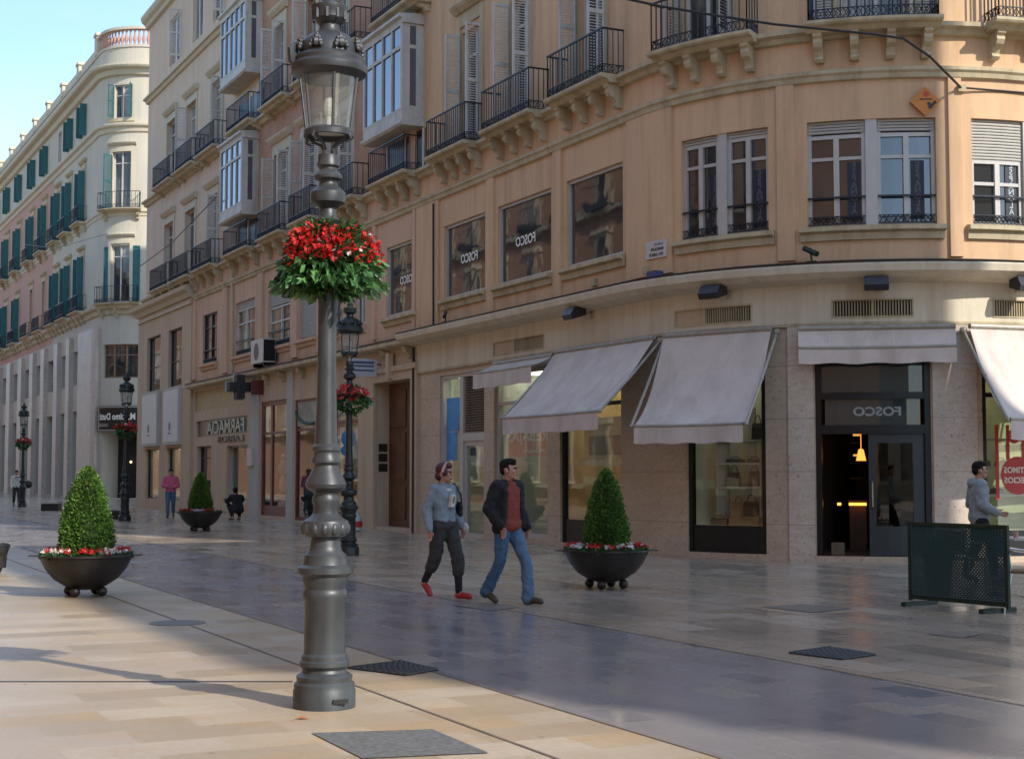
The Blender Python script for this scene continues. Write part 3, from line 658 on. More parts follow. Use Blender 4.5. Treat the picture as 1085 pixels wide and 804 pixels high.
# awnings
awning(M,corner,sx(523,4,.2),sx(586,4,.2),4.1,.72,.22,.34,.02,arms=False)
awning(M,corner,sx(588,4.15,.2),sx(694,4.15,.2),4.15,1.45,1.42,.32,.10)
awning(M,corner,sx(701,4.15,.25),sx(820,4.15,.25),4.15,1.22,1.72,.30,.30,off=.25)
awning(M,corner,sx(842,4.15,.25),sx(1016,4.15,.25),4.12,.42,.34,.26,.0,arms=False,off=.27)
s4=sx(1023,4.1,.2); awning(M,corner,s4,s4+2.6,4.12,1.35,1.65,.32,.30,off=.25)
# down pipe
q=MB(); q.tube([M.P(sx(459,z,.08),z,.08) for z in (5.35,8.55)],.025,8); q.build('downpipe',IRON,corner)
# ================================================================== BRICK AND STUCCO BUILDING
mid=thing('terrace_building',M.P(-11.45,0),'long pinkish building with red brick upper storeys, white glazed bays and iron balconies','building')
S0=-45.3; S1=K0
SB=sx(273.5,12,0)   # seam between the pink end and the brick part
MZ=[(215,230,0),(249.5,270,.14),(284,309.5,.3),(317,337,1.),(345,363,.1),(376.5,387,0.1),(409.5,442.5,0)]
MZs=[(sx(p,6.9),sx(q_,6.9)) for p,q_,_ in MZ]
D1=[(174.5,184),(196.5,207),(221,231),(291,307),(321,335.5),(352,374)]
D1s=[(sx(p,11),sx(q_,11)) for p,q_ in D1]
D2=[(177.5,186.5),(198.5,208.5),(224,236),(292,302),(326,336),(357,369)]
D2s=[(sx(p,16),sx(q_,16)) for p,q_ in D2]
W3=[(180,191.5),(204.5,215),(226,238),(258,272),(300,318)]
W3s=[(sx(p,20.3),sx(q_,20.3)) for p,q_ in W3]
PW=[(-43.4,-40.75),(-39.25,-36.85)]
# lower walls
wall(M,'mezzanine_wall',PINK,S0+9.9,S1,5.2,9.5,[(a,b,5.9,7.86,.22) for a,b in MZs],mid)
hs=[(a,b,9.6,12.5,.3) for a,b in D1s[:3]]+[(a,b,14.15,17,.3) for a,b in D2s[:3]]+[(a,b,19.5,21.6,.25) for a,b in W3s[:3]]
S0=-44.45
wall(M,'stucco_wall',CREAMP,S0,SB,9.5,22.6,hs,mid)
hs=[(a,b,9.6,12.5,.3) for a,b in D1s[3:]]+[(a,b,14.15,17,.3) for a,b in D2s[3:]]+[(a,b,19.5,21.6,.25) for a,b in W3s[3:]]
wall(M,'brick_wall',BRICK,SB,S1,9.5,22.6,hs,mid)
body(M,mid,S0,S1,22.6,14,PALE)
m=MB(); vs=[M.P(u,z,d) for z in (22.5,33) for u,d in ((S0,-7.),(-20,-7.),(-20,-17),(S0,-17))]; m.add(vs,[(4,5,6,7),(0,1,5,4),(1,2,6,5),(2,3,7,6),(3,0,4,7)]); m.add([M.P(u,z,d) for z in (0,22.5) for u,d in ((S0,-14.05),(-20,-14.05),(-20,-17),(S0,-17))],[(0,1,5,4),(1,2,6,5),(2,3,7,6),(3,0,4,7)]); m.build('added_shade_block',PALE,mid)  # unseen block added on the roof to shade the far building's corner
m=MB(); m.fprof(M,S0-.12,S1,[(0,22.3),(.15,22.35),(.2,22.5),(.34,22.6),(.4,22.75),(.4,22.85),(0,23.1)]); m.fbox(M,S0-.12,S0,22.3,22.85,-6,0); m.build('eaves',PALE,mid)
for z in (14.15,19.0):
    m=MB(); m.fprof(M,S0-.05,S1,[(0,z-.26),(.1,z-.24),(.16,z-.12),(.26,z-.1),(.26,z-.02),(0,z)]); m.build('floor_cornice',PALE if z>15 else TRIM,mid)
m=MB(); m.fprof(M,S0-.05,S1,[(0,9.36),(.1,9.38),(.14,9.46),(.24,9.5),(.24,9.58),(0,9.6)]); m.build('balcony_cornice',TRIM,mid)
m=MB(); m.fprof(M,-35.3,S1,[(0,8.6),(.07,8.62),(.09,8.7),(.13,8.74),(.13,8.8),(0,8.84)]); m.build('string_course',TRIM,mid)
# pale pilaster strip against the salmon neighbour
m=MB(); m.fbox(M,S1-.5,S1-.02,9.61,22.3,-.01,.06); m.build('pilaster',SALMON,mid)
for i,((a,b),(_,_,bl)) in enumerate(zip(MZs,MZ)):
    if i==6:
        o=win(M,mid,a,b,5.9,7.86,-.1,ALU,PANE,.07,1,0); t=MB(); ftext(t,M,'FOSCO',(a+b)/2+.15,6.85,.23,-.1,1.0,True,bold=.02); t.build('lettering',letter,o)
    else: win(M,mid,a,b,5.9,7.86,-.12,WOODW if i else DARKFR,PANEC,.06,2,.3,blind=min(bl,.96),guard=i in(0,1,2,4))
    m=MB(); m.fprof(M,a-.12,b+.12,[(0,5.62),(.06,5.64),(.08,5.74),(.16,5.78),(.16,5.87),(0,5.885)]); m.build('window_sill',TRIM if i==6 else PINK,mid)
ed=[-35.2]+[(MZs[i][1]+MZs[i+1][0])/2 for i in range(6)]+[S1-.12]
for i,e in enumerate(ed):
    w=.34 if 0<i<6 else (.3 if i==0 else .1)
    pil(mid,e-w,e+w,5.35,8.6,PINK,.08)
FL1=[(158.7,176,2),(179,198,2),(203.5,223,2),(236.5,261,9),(272.5,296,2),(306,328,2),(343,373,2),(390.6,428,9)]
for i,(p,q_,k) in enumerate(FL1): balcony(M,mid,sx(p,10,.5),sx(q_,10,.5),9.6,.5,3 if i<6 else 4,.95,.2,TRIM,.15)
FL2=[(162,179.5),(183.5,202.5),(207.5,226.5),(240,263.5),(275.5,299.6),(309,330),(350,376),(393.5,438)]
for p,q_ in FL2: 
    a,b=sx(p,14.8,.5),sx(q_,14.8,.5); balcony(M,mid,a,b,14.15,.5,2,.95,.2,TRIM,.15,ch=.2,cw=.12)
for i,(a,b) in enumerate(D1s):
    bdoor(M,mid,a,b,9.6,12.5); surround(M,mid,a,b,9.6,12.5,.2 if i>2 else .14,.05,PALE,True)
    if i==2: leaf(M,mid,b+.03,9.7,12.4,.45)
    if i in(3,4,5): leaf(M,mid,b+.04,9.7,12.4,.45); leaf(M,mid,a,9.7,12.4,.45)
for i,(a,b) in enumerate(D2s):
    bdoor(M,mid,a,b,14.15,17.); surround(M,mid,a,b,14.15,17.,.2 if i>2 else .14,.05,PALE,True)
    if i in(2,3,5): leaf(M,mid,b+.04,14.2,16.95,.45)
    if i in(1,3,4): leaf(M,mid,a,14.2,16.95,.5)
for i,(a,b) in enumerate(W3s):
    win(M,mid,a,b,19.5,21.6,-.12,WOODW,PANEC,.06,2,0)
    if i in (0,): leaf(M,mid,b+.04,19.5,21.55,.5)
    if i==2: leaf(M,mid,b+.03,19.5,21.55,.4)
for p,q_,z in ((233,256,10.85),(385,426,10.85),(233.5,260,15.9),):
    a,b=sx(p,12 if z<15 else 17,.62),sx(q_,12 if z<15 else 17,.62); bay(M,mid,a,b,z,z+(2.85 if z<15 else 2.75),.62,5 if b-a>3.1 else 4)
for p,q_,z in ((233,256,9.6),(385,426,9.6),(233.5,260,14.15)):
    a,b=sx(p,12 if z<12 else 17,.72),sx(q_,12 if z<12 else 17,.72); m=MB(); m.fbox(M,a+.1,b-.1,z+.01,z+1.1,.004,.03); o=m.build('bay_door_foot',DARKFR,mid)
    for u in (a+.1,(a+b)/2-.05,b-.2): m=MB(); m.fbox(M,u,u+.1,z+.01,z+1.1,.031,.06); m.build('door_stile',WOODW,o)
# brick bay-side door behind each bay
# ---- ground floor of the terrace building
SE=-35.3; S0=-45.3
m=MB(); m.fbox(M,S0,-44.4,8.7,9.3,-3,-.01); m.build('end_ledge',BEIGEST,mid)
wall(M,'panelled_end_wall',BEIGEST,S0,SE,0,8.75,[(PW[0][0],PW[0][1],5.25,7.7,.25),(PW[1][0],PW[1][1],5.25,7.7,.25),(PW[0][0],PW[0][1],.45,2.65,.25),(PW[1][0],PW[1][1],.45,2.65,.25)],mid,d=.12)
m=MB(); m.fprof(M,S0-.2,SE+.1,[(0,8.75),(.2,8.78),(.3,8.95),(.5,9.05),(.55,9.2),(.3,9.3),(0,9.34)]); m.fbox(M,S0,SE,8.5,8.6,.1,.2); m.build('entablature',PALE,mid)
for u in (SE-.02,S0): m=MB(); m.fbox(M,u,u+.02,0,8.75,-.1,.12); m.build('panel_edge',BEIGEST,mid)
PAN=plain('white_panel',(.55,.54,.53),.5,0,.05,2); 
for a,b in PW:
    win(M,mid,a,b,5.25,7.7,-.05,DARKFR,PANE,.05,1,.62); shopbox(M,mid,a,b,.45,2.65,-.05,1.2,DARKFR,.06,(.30,.27,.2),.0,WARM2)
    f=MB(); f.fbox(M,a-.25,b+.2,2.78,5.2,.12,.28); o=f.build('sign_panel',GREYST,mid)
    f=MB(); f.fbox(M,a-.12,b+.07,2.9,5.08,.281,.29); f.build('panel_face',PAN,o)
    f=MB(); c=(a+b)/2-.1; disc(f,M,c,3.55,.2,.293); f.fbox(M,c-.22,c+.22,3.22,3.3,.291,.294); f.build('emblem',plain('grey_emblem',(.12,.13,.14),.5) if 'grey_emblem' not in bpy.data.materials else bpy.data.materials['grey_emblem'],o)
# recess of the pharmacy, plastered piers, shops and portal
PS=(sx(208,3.3),sx(262,3.3)); PD=(sx(208.5,1.5),sx(223.5,1.5)); PWn=(sx(240,1.5),sx(262,1.5))
RS=(sx(276,2),sx(303.5,2)); SH2=(sx(312,2),sx(346,2)); SH3=(sx(352,2),sx(379,2)); PO=(sx(400,2,-.05),sx(437.5,2))
wall(M,'pharmacy_front',BEIGEST,SE,sx(265,3),0,5.0,[(PS[0],PS[1],3.02,3.66,.12),(PD[0],PD[1],.02,2.65,.3),(PWn[0],PWn[1],.5,2.6,.3),(SE+.25,sx(262,4.5),4.05,4.85,.1)],mid)
wall(M,'shop_front_wall',BEIGEST,sx(265,3),S1,0,5.0,[(RS[0],RS[1],.12,4.05,.2),(SH2[0],SH2[1],.05,3.95,.2),(SH3[0],SH3[1],.3,3.95,.2),(PO[0],PO[1],.02,4.1,.42)],mid)
m=MB(); m.fprof(M,SE,K0-.15,[(0,4.94),(.3,5.0),(.34,5.04),(.34,5.13),(.3,5.17),(0,5.21)]); m.build('gutter_ledge',TRIM,mid)
m=MB(); m.fprof(M,SE,K0-.15,[(.0,5.212),(.31,5.172),(.345,5.14),(.36,5.19),(.0,5.25)]); m.build('ledge_flashing',CABLE,mid)
for p in (247,285,302,322,412,436): 
    k=MB(); u=sx(p,4.8); k.fprof(M,u-.09,u+.09,corbelprof(4.94,.27,.3)); k.build('ledge_bracket',TRIM,mid)
k=MB(); k.fbox(M,SE+.25,sx(262,4.5),4.05,4.85,-.1,-.08); k.build('ochre_panel',plain('ochre_panel',(.40,.32,.16),.6),mid)
k=MB(); k.fbox(M,PS[0],PS[1],3.02,3.66,-.12,-.09); sg=k.build('pharmacy_sign',plain('grey_steel_sign',(.10,.12,.11),.3,.5),mid)
t=MB(); ftext(t,M,'FARMACIA',(PS[0]+PS[1])/2+.5,3.34,.5,-.09,5.2,True,thick=.06,bold=.01); t.build('lettering',plain('steel_letters',(.30,.33,.31),.3,.6),sg)
t=MB(); ftext(t,M,'LARIOS',(PS[0]+PS[1])/2+1.5,2.86,.24,.0,3.6,True,thick=.04,bold=.02); t.build('small_lettering',plain('black_letters',(.03,.03,.03),.4),sg)
win(M,mid,PD[0],PD[1],.02,2.65,-.2,DARKFR,PANE,.08,1,.2,'pharmacy_door'); shopbox(M,mid,PWn[0],PWn[1],.5,2.6,-.22,1.2,ALU,.06,(.2,.24,.2),0,None)
for u,v in ((sx(265.5,3),RS[0]-.12),(RS[1]+.1,SH2[0]-.1)): m=MB(); m.fbox(M,u,v,0,4.95,-.02,.05); m.build('plaster_pier',GREYST,mid)
o=shopbox(M,mid,RS[0],RS[1],.12,4.05,-.08,1.3,REDFR,.16,(.14,.12,.11),.35,WARM2,2.95,mull=[(RS[0]+RS[1])/2-.35])
m=MB(); m.fbox(M,RS[0]+.9,RS[1]-.5,3.2,3.9,-.3,-.29); m.build('white_shirt_display',PAN,o)
m=MB(); m.ball(M.P(RS[0]+1.,1.75,-.5),(.16,.12,.28),12,8); m.ball(M.P(RS[0]+1.,1.2,-.5),(.13,.1,.3),12,8); m.ball(M.P(RS[0]+1.,2.15,-.5),.09,10,8); m.build('shop_mannequin',PAN,o)
k=MB(); k.lathe([(.0,0),(.16,0),(.16,.06),(0,.06)],0,0,16)
o=shopbox(M,mid,SH2[0],SH2[1],.05,3.95,-.08,1.5,REDFR,.12,(.12,.14,.12),.0,None,2.98)
k=MB(); k.fbox(M,SH2[0]+.2,SH2[1]-.2,3.08,3.85,-.06,-.03); k2=k.build('oval_picture_sign',plain('grey_picture',(.20,.21,.18),.4,0,.5,1.5),o)
k=MB(); c=(SH2[0]+SH2[1])/2
k.tube([M.P(c+1.5*math.cos(i*math.pi/14),3.6+.45*math.sin(-i*math.pi/14),-.02) for i in range(15)],.05,6); k.build('garland',plain('dark_green_garland',(.02,.05,.03),.6),k2)
o=shopbox(M,mid,SH3[0],SH3[1],.3,3.95,-.08,1.2,REDFR,.1,(.2,.18,.15),.0,WARM2,3.1)
k=MB(); k.fbox(M,SH3[0]+.3,SH3[1]-.3,2.0,2.95,-.14,-.13); k.build('blue_sheet',POSTW,o); k=MB(); k.ball(M.P(SH3[1]-.9,2.6,-.12),(.3,.05,.3),10,8); k.ball(M.P(SH3[1]-1.1,2.25,-.12),(.25,.05,.18),10,8); k.build('poster_print',plain('sky_blue_print',(.03,.20,.45),.5),o)
m=MB(); m.fbox(M,PO[0]-.55,PO[0],0,4.35,-.02,.09); m.fbox(M,PO[1],PO[1]+.42,0,4.35,-.02,.09); m.fbox(M,PO[0]-.55,PO[1]+.42,4.35,4.5,-.02,.14); m.fbox(M,PO[0]+.0,PO[1],4.1,4.35,-.02,.088); m.fbox(M,(PO[0]+PO[1])/2-.1,(PO[0]+PO[1])/2+.1,4.15,4.85,.08,.22); m.build('portal_surround',BEIGEST,mid)
m=MB(); m.fbox(M,PO[0],PO[1],.02,4.1,-.46,-.40)
c=(PO[0]+PO[1])/2
for u in (PO[0]+.12,c+.06):
    for z,zz in ((.3,1.2),(1.4,2.7),(2.85,3.9)): m.fbox(M,u,u+(PO[1]-PO[0])/2-.2,z,zz,-.401,-.37)
o=m.build('wooden_door',DWOOD,mid)
bp_=plain('brass_plate',(.05,.045,.03),.35,.7)
for z in (1.62,1.9,2.18): m=MB(); m.fbox(M,PO[0]+.001,PO[0]+.02,z,z+.22,-.34,-.08); m.build('name_plate',bp_,mid)
m=MB(); m.fbox(M,PO[0]-.1,PO[1]+.1,0,.08,-.40,.02); m.build('doorstep',TRAV,mid)
m=MB(); m.tube([M.P(K0-.02,z,.1) for z in (.0,4.9)],.04,8); m.build('downpipe',IRON,mid)
m=MB(); m.tube([M.P(sx(246,z,.08),z,.08) for z in (5.3,9.4)],.05,8); m.build('rain_pipe',TRIM,mid)
FARW=stucco('warm_cream_stucco',(.52,.475,.385),(.33,.29,.22),.4)
# ================================================================== FAR BUILDING (teal shutters, rounded corner, roof balustrade)
far=thing('teal_shuttered_building',B.P(0,0),'distant pale building with teal shutters, a rounded corner and a roof balustrade','building')
T0=-62.; T1=B.L+16
cs=[-4.7,-9.4,-13.7,-19.2,-24.8,-31.3,-37.6,-43.5,-49.5,-55.5]
ca=2.5   # window axis on the rounded corner
up=[(c-.62,c+.62,23.85,26.05,.25) for c in cs]+[(ca-.6,ca+.6,23.85,25.95,.25)]
f3=[(c-.65,c+.65,18.1,21.6,.25) for c in cs]+[(ca-.65,ca+.65,18.0,21.7,.25)]
f2=[(c-.65,c+.65,12.25,15.9,.25) for c in cs]+[(ca-.65,ca+.65,12.2,15.8,.25)]
SP=-15.5
wall(B,'upper_wall',FARW,SP,T1,10.9,26.6,[h for h in up+f3+f2 if h[0]>SP],far)
wall(B,'rose_wall',ROSE,T0,SP,10.9,23.2,[h for h in f3+f2 if h[0]<SP],far)
wall(B,'attic_wall',FARW,T0,SP,23.2,26.6,[h for h in up if h[0]<SP],far)
body(B,far,T0,T1,26.6,14,PALE)
gs=[(-7.1,-4.3),(-11.5,-8.6),(-16.9,-13.2),(-21.8,-18.6),(-27.2,-23.6),(-33.0,-29.2),(-39.,-35.2),(-45,-41.2)]
gh=[(a,b,7.45,9.7,.5) for a,b in gs]+[(a,b,.05,5.7,.5) for a,b in gs]+[(1.25,3.9,7.5,9.6,.3),(1.35,3.9,.05,4.15,1.2)]
wall(B,'ground_floor_wall',FARW,T0,T1,0,10.9,gh,far)
for i,(a,b) in enumerate(gs):
    nx=gs[i-1][0] if i else 1.1
    m=MB(); m.fbox(B,b+.12,nx-.12 if i else .9,0,10.7,-.02,.28); m.build('stone_pilaster',MARBLE,far)
for a,b in gs:
    win(B,far,a,b,7.45,9.7,-.4,DARKFR,PANE,.07,2,.0,guard=True)
    o=shopbox(B,far,a,b,.05,5.7,-.4,1.2,DARKFR,.08,(.16,.14,.12),.2,None,4.4)
win(B,far,1.25,3.9,7.5,9.6,-.2,plain('brown_wood_frame',(.24,.15,.09),.5),PANE,.08,3,.35)
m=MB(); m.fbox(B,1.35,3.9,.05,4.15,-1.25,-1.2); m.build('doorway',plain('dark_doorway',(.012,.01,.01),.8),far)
m=MB(); m.ball(B.P(3.1,2.3,-1.0),.07,8,6); m.build('doorway_lamp',WARM,far)
def course(name,z0,z1,d,mt=PALE,a=T0,b=T1):
    m=MB(); h=z1-z0; m.fprof(B,a,b,[(0,z0),(d*.3,z0+h*.1),(d*.45,z0+h*.5),(d*.9,z0+h*.65),(d,z0+h*.8),(d,z1-.02),(0,z1)]); return m.build(name,mt,far)
course('roof_cornice',26.5,27.2,.7); course('attic_course',22.9,23.5,.35); course('third_floor_course',17.6,18.02,.18); course('second_floor_course',11.4,12.05,.4,TRIM)
# parapet, balustrade on the corner
m=MB(); m.fbox(B,T0,T1,27.2,28.35,-.35,-.05); m.fbox(B,T0,T1,28.35,28.5,-.42,.02); m.build('parapet',FARW,far)
m=MB(); m.fbox(B,-1.4,T1,29.5,29.68,-.4,0.); m.build('balustrade_rail',PALE,far)
for c in [-1.2]+[-1.2-6.*i for i in range(1,10)]:
    m=MB(); m.fbox(B,c-.35,c+.35,28.5,29.75 if c>-2 else 29.3,-.5,.06); m.fbox(B,c-.45,c+.45,29.76 if c>-2 else 29.31,29.95 if c>-2 else 29.5,-.6,.12); m.build('parapet_pier',PALE,far)
n=0
u=-.7
while u<7.5:
    p=B.P(u,0,-.2); m=MB(); m.lathe([(.1,28.5),(.1,28.58),(.06,28.62),(.11,28.8),(.12,28.95),(.06,29.2),(.06,29.35),(.1,29.42),(.1,29.5)],p[0],p[1],8); m.build('baluster',ROSE,far,smooth=True); u+=.3; n+=1
for k in range(9):
    m=MB(); m.fbox(B,-2.4-6*k-4.2,-2.4-6*k,28.5,29.1,-.35,-.1); m.build('parapet_panel',PALE,far)
# windows, shutters, balconies
for i,c in enumerate(cs+[ca]):
    arc=c==ca
    win(B,far,c-.62,c+.62,23.85,26.05 if not arc else 25.95,-.18,WOODW,PANEC,.07,2,.35)
    if arc or i not in(2,):
        k=.6
        if arc: leaf(B,far,c-.62,23.9,25.95,.5,TEAL); leaf(B,far,c+.66,23.9,25.95,.5,TEAL)
        else: leaf(B,far,c-.62,23.9,26.0,.42,TEAL,slats=False); leaf(B,far,c+.66,23.9,26.0,.42,TEAL,slats=False)
    bdoor(B,far,c-.65,c+.65,18.1,21.6 if not arc else 21.7,PANEC); bdoor(B,far,c-.65,c+.65,12.25,15.9 if not arc else 15.8,PANEC)
    for z,zz in ((18.15,21.5),(12.3,15.75)):
        if arc and z>15: leaf(B,far,c-.65,z,zz,.75,TEAL)
        elif arc: leaf(B,far,c-.67,z,zz,.62,TEAL,flat=-1,slats=False); leaf(B,far,c+.67,z,zz,.62,TEAL,flat=1,slats=False)
        elif not(z<15 and i in(3,4)): leaf(B,far,c-.65,z,zz,.46,TEAL,slats=False); leaf(B,far,c+.69,z,zz,.46,TEAL,slats=False)
    surround(B,far,c-.65,c+.65,18.1,21.7,.2,.06,PALE if arc else TRIM,True); surround(B,far,c-.65,c+.65,12.25,15.9,.2,.06,PALE if arc else TRIM,True)
    balcony(B,far,c-1.25,c+1.25,18.05,.6,2,1.05,.25,TRIM,.2,ch=.5); balcony(B,far,c-(1.4 if arc else 1.5),c+(1.2 if arc else 1.5),12.15,.6,3,1.05,.25,TRIM,.2,ch=.7)
    m=MB(); m.fbox(B,c-.85,c+.85,23.6,23.8,0,.14); m.build('window_sill',TRIM,far)
# shop sign of the far building
sgn=thing('shop_fascia_sign',B.P(1.2,4.2,0),'black framed sign box with white mirrored letters over the dark doorway of the far building','sign')
m=MB(); m.fbox(B,1.1,3.85,4.18,5.75,.0,.22); m.build('sign_box',plain('black_sign',(.012,.014,.014),.3),sgn)
m=MB(); 
for z in (4.22,5.66): m.fbox(B,1.2,3.8,z,z+.05,.221,.24)
m.fbox(B,1.2,1.26,4.22,5.7,.221,.238); m.fbox(B,1.27,2.0,4.5,4.54,.221,.236); m.fbox(B,1.27,2.0,4.6,4.64,.221,.236); m.build('sign_frame',ALU,sgn)
t=MB(); ftext(t,B,'Massimo Dutti',2.5,5.1,.42,.222,2.35,True,bold=.03); t.build('lettering',letter,sgn)
# ================================================================== GROUND
def lat(x,y):
    h=M.h; nx,ny=-math.cos(h),-math.sin(h); return (x-M.x0)*nx+(y-M.y0)*ny
wB=lat(*ground(597,657)); wA=lat(*ground(500,724)); wJ=lat(*ground(258,683))
gm=plain('ground_stone',(.30,.27,.23),.6,0,.2,2,.1)
g=MB(); g.add([(-900,-700,-.03),(900,-700,-.03),(900,1800,-.03),(-900,1800,-.03)],[(0,1,2,3)]); tag(g.build('ground',gm),None,None,kind='structure')
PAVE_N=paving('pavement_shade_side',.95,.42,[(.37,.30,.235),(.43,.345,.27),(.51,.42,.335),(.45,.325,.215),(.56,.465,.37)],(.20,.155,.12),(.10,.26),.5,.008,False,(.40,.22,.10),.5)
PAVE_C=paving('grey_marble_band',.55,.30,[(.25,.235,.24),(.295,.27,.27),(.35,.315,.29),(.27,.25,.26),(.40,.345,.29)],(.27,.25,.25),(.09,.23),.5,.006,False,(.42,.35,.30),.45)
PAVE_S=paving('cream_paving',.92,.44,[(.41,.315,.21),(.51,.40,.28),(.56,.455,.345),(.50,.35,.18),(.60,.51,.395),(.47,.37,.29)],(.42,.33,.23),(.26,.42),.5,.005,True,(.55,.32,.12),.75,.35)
def strip(name,w0,w1,u0,u1,mt,z=0.):
    """rectangular sheet of paving laid along the street line, its own axes along and across the street"""
    h=M.h; ax=Vector((-math.sin(h),math.cos(h),0)); ay=Vector((-math.cos(h),-math.sin(h),0))
    me=bpy.data.meshes.new(name); me.from_pydata([(u0,w0,0),(u0,w1,0),(u1,w1,0),(u1,w0,0)],[],[(0,1,2,3)]); me.materials.append(mt)
    o=bpy.data.objects.new(name,me); COL.objects.link(o)
    o.matrix_world=Matrix(((ax.x,ay.x,0,M.x0),(ax.y,ay.y,0,M.y0),(0,0,1,z),(0,0,0,1))); o['kind']='structure'; return o
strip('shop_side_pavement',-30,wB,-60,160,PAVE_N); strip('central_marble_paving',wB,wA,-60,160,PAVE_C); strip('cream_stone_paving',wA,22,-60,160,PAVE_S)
# thin line of darker kerb stones between the bands and the long joint in the cream stone
JM=plain('dark_joint',(.16,.12,.09),.6,0,.3,3,0)
strip('paving_joint',wJ-.012,wJ+.012,-30,120,JM,.004); strip('paving_joint',wA-.01,wA+.01,-30,120,JM,.004); strip('paving_joint',wB-.01,wB+.01,-30,120,JM,.004)
strip('paving_joint',wB-2.6,wB-2.588,-30,3,JM,.004)
GR=plain('cast_iron_grate',(.045,.045,.045),.5,.4,.3,9,.1); GRB=plain('grate_bars',(.05,.048,.047),.45,.4,.3,9,.1); GRC=plain('stone_grey_cover',(.20,.18,.165),.35,0,.3,9,.2); GR2=plain('worn_cover_steel',(.20,.20,.19),.45,.3,.35,26,.6)
a=ground(-60,722); b=ground(312,720)
s=MB(); s.box(a[0],b[0],a[1]-.02,a[1]+.02,-.01,.004); tag(s.build('slot_drain',GR,origin=((a[0]+b[0])/2,a[1],0)),'thin dark slot drain running across the cream paving to the large street lamp','drain')
def plate(name,px,label,mt,bars=0,cat='grate'):
    """flat cover whose four corners were read off the photograph"""
    P=[ground(*p) for p in px]; c=(sum(p[0] for p in P)/4,sum(p[1] for p in P)/4,0)
    o=thing(name,c,label,cat); m=MB(); z=.006
    def Q(u,v,zz=z):
        x=(P[0][0]*(1-u)+P[1][0]*u)*(1-v)+(P[3][0]*(1-u)+P[2][0]*u)*v; y=(P[0][1]*(1-u)+P[1][1]*u)*(1-v)+(P[3][1]*(1-u)+P[2][1]*u)*v
        return (x,y,zz)
    m.add([Q(0,0),Q(1,0),Q(1,1),Q(0,1)],[(0,1,2,3)]); m.build('plate',mt if not bars else plain('grate_pit',(.006,.006,.006),.9) if 'grate_pit' not in bpy.data.materials else bpy.data.materials['grate_pit'],o,fix=False)
    if bars:
        r=MB()
        for i in range(bars+1):
            u=i/bars
            for (q0,q1) in ((Q(u,0,.010),Q(u,1,.010)),(Q(0,u,.010),Q(1,u,.010))): r.tube([q0,q1],.008,4)
        r.build('bars',GRB,o)
    return o
plate('drain_grate',[(368,708),(430,716),(464,710),(424,701)],'black iron grid drain between the large lamp and the shaded marble',GR,8)
plate('drain_grate',[(836,692),(892,699),(928,694),(878,686)],'black iron grid drain in the shaded paving in front of the shop door',GR,8)
plate('access_cover',[(330,777),(384,804),(518,798),(458,773)],'mottled grey square metal cover in the sunlit cream paving','' and None or GR2,0,'cover')
plate('access_cover',[(806,643),(862,649),(905,645),(850,640)],'dark flat cover between the right planter and the green lattice screen',GRC,0,'cover')
plate('access_cover',[(982,672),(1018,676),(1040,672),(1005,669)],'small dark cover in the paving below the green lattice screen',GRC,0,'cover')
plate('access_cover',[(478,641),(520,647),(552,643),(512,638)],'dark cover just behind the feet of the walking couple',GRC,0,'cover')
c=ground(188,660); m=MB(); m.lathe([(.29,0),(.29,.007),(.27,.009),(0,.009)],c[0],c[1],36); tag(m.build('manhole_cover',plain('manhole_grey',(.17,.16,.155),.5,.1,.2,14,.3),origin=(*c,0)),'round dark grey manhole cover near the left planter','cover')
# dry leaf
c=ground(320,762); m=MB(); m.add([(c[0]-.05,c[1],.008),(c[0],c[1]-.02,.015),(c[0]+.05,c[1],.006),(c[0],c[1]+.025,.018)],[(0,1,2),(0,2,3)]); tag(m.build('dry_leaf',plain('dry_leaf',(.45,.14,.04),.8),origin=(*c,0)),'dry orange leaf lying at the foot of the large street lamp','leaf')
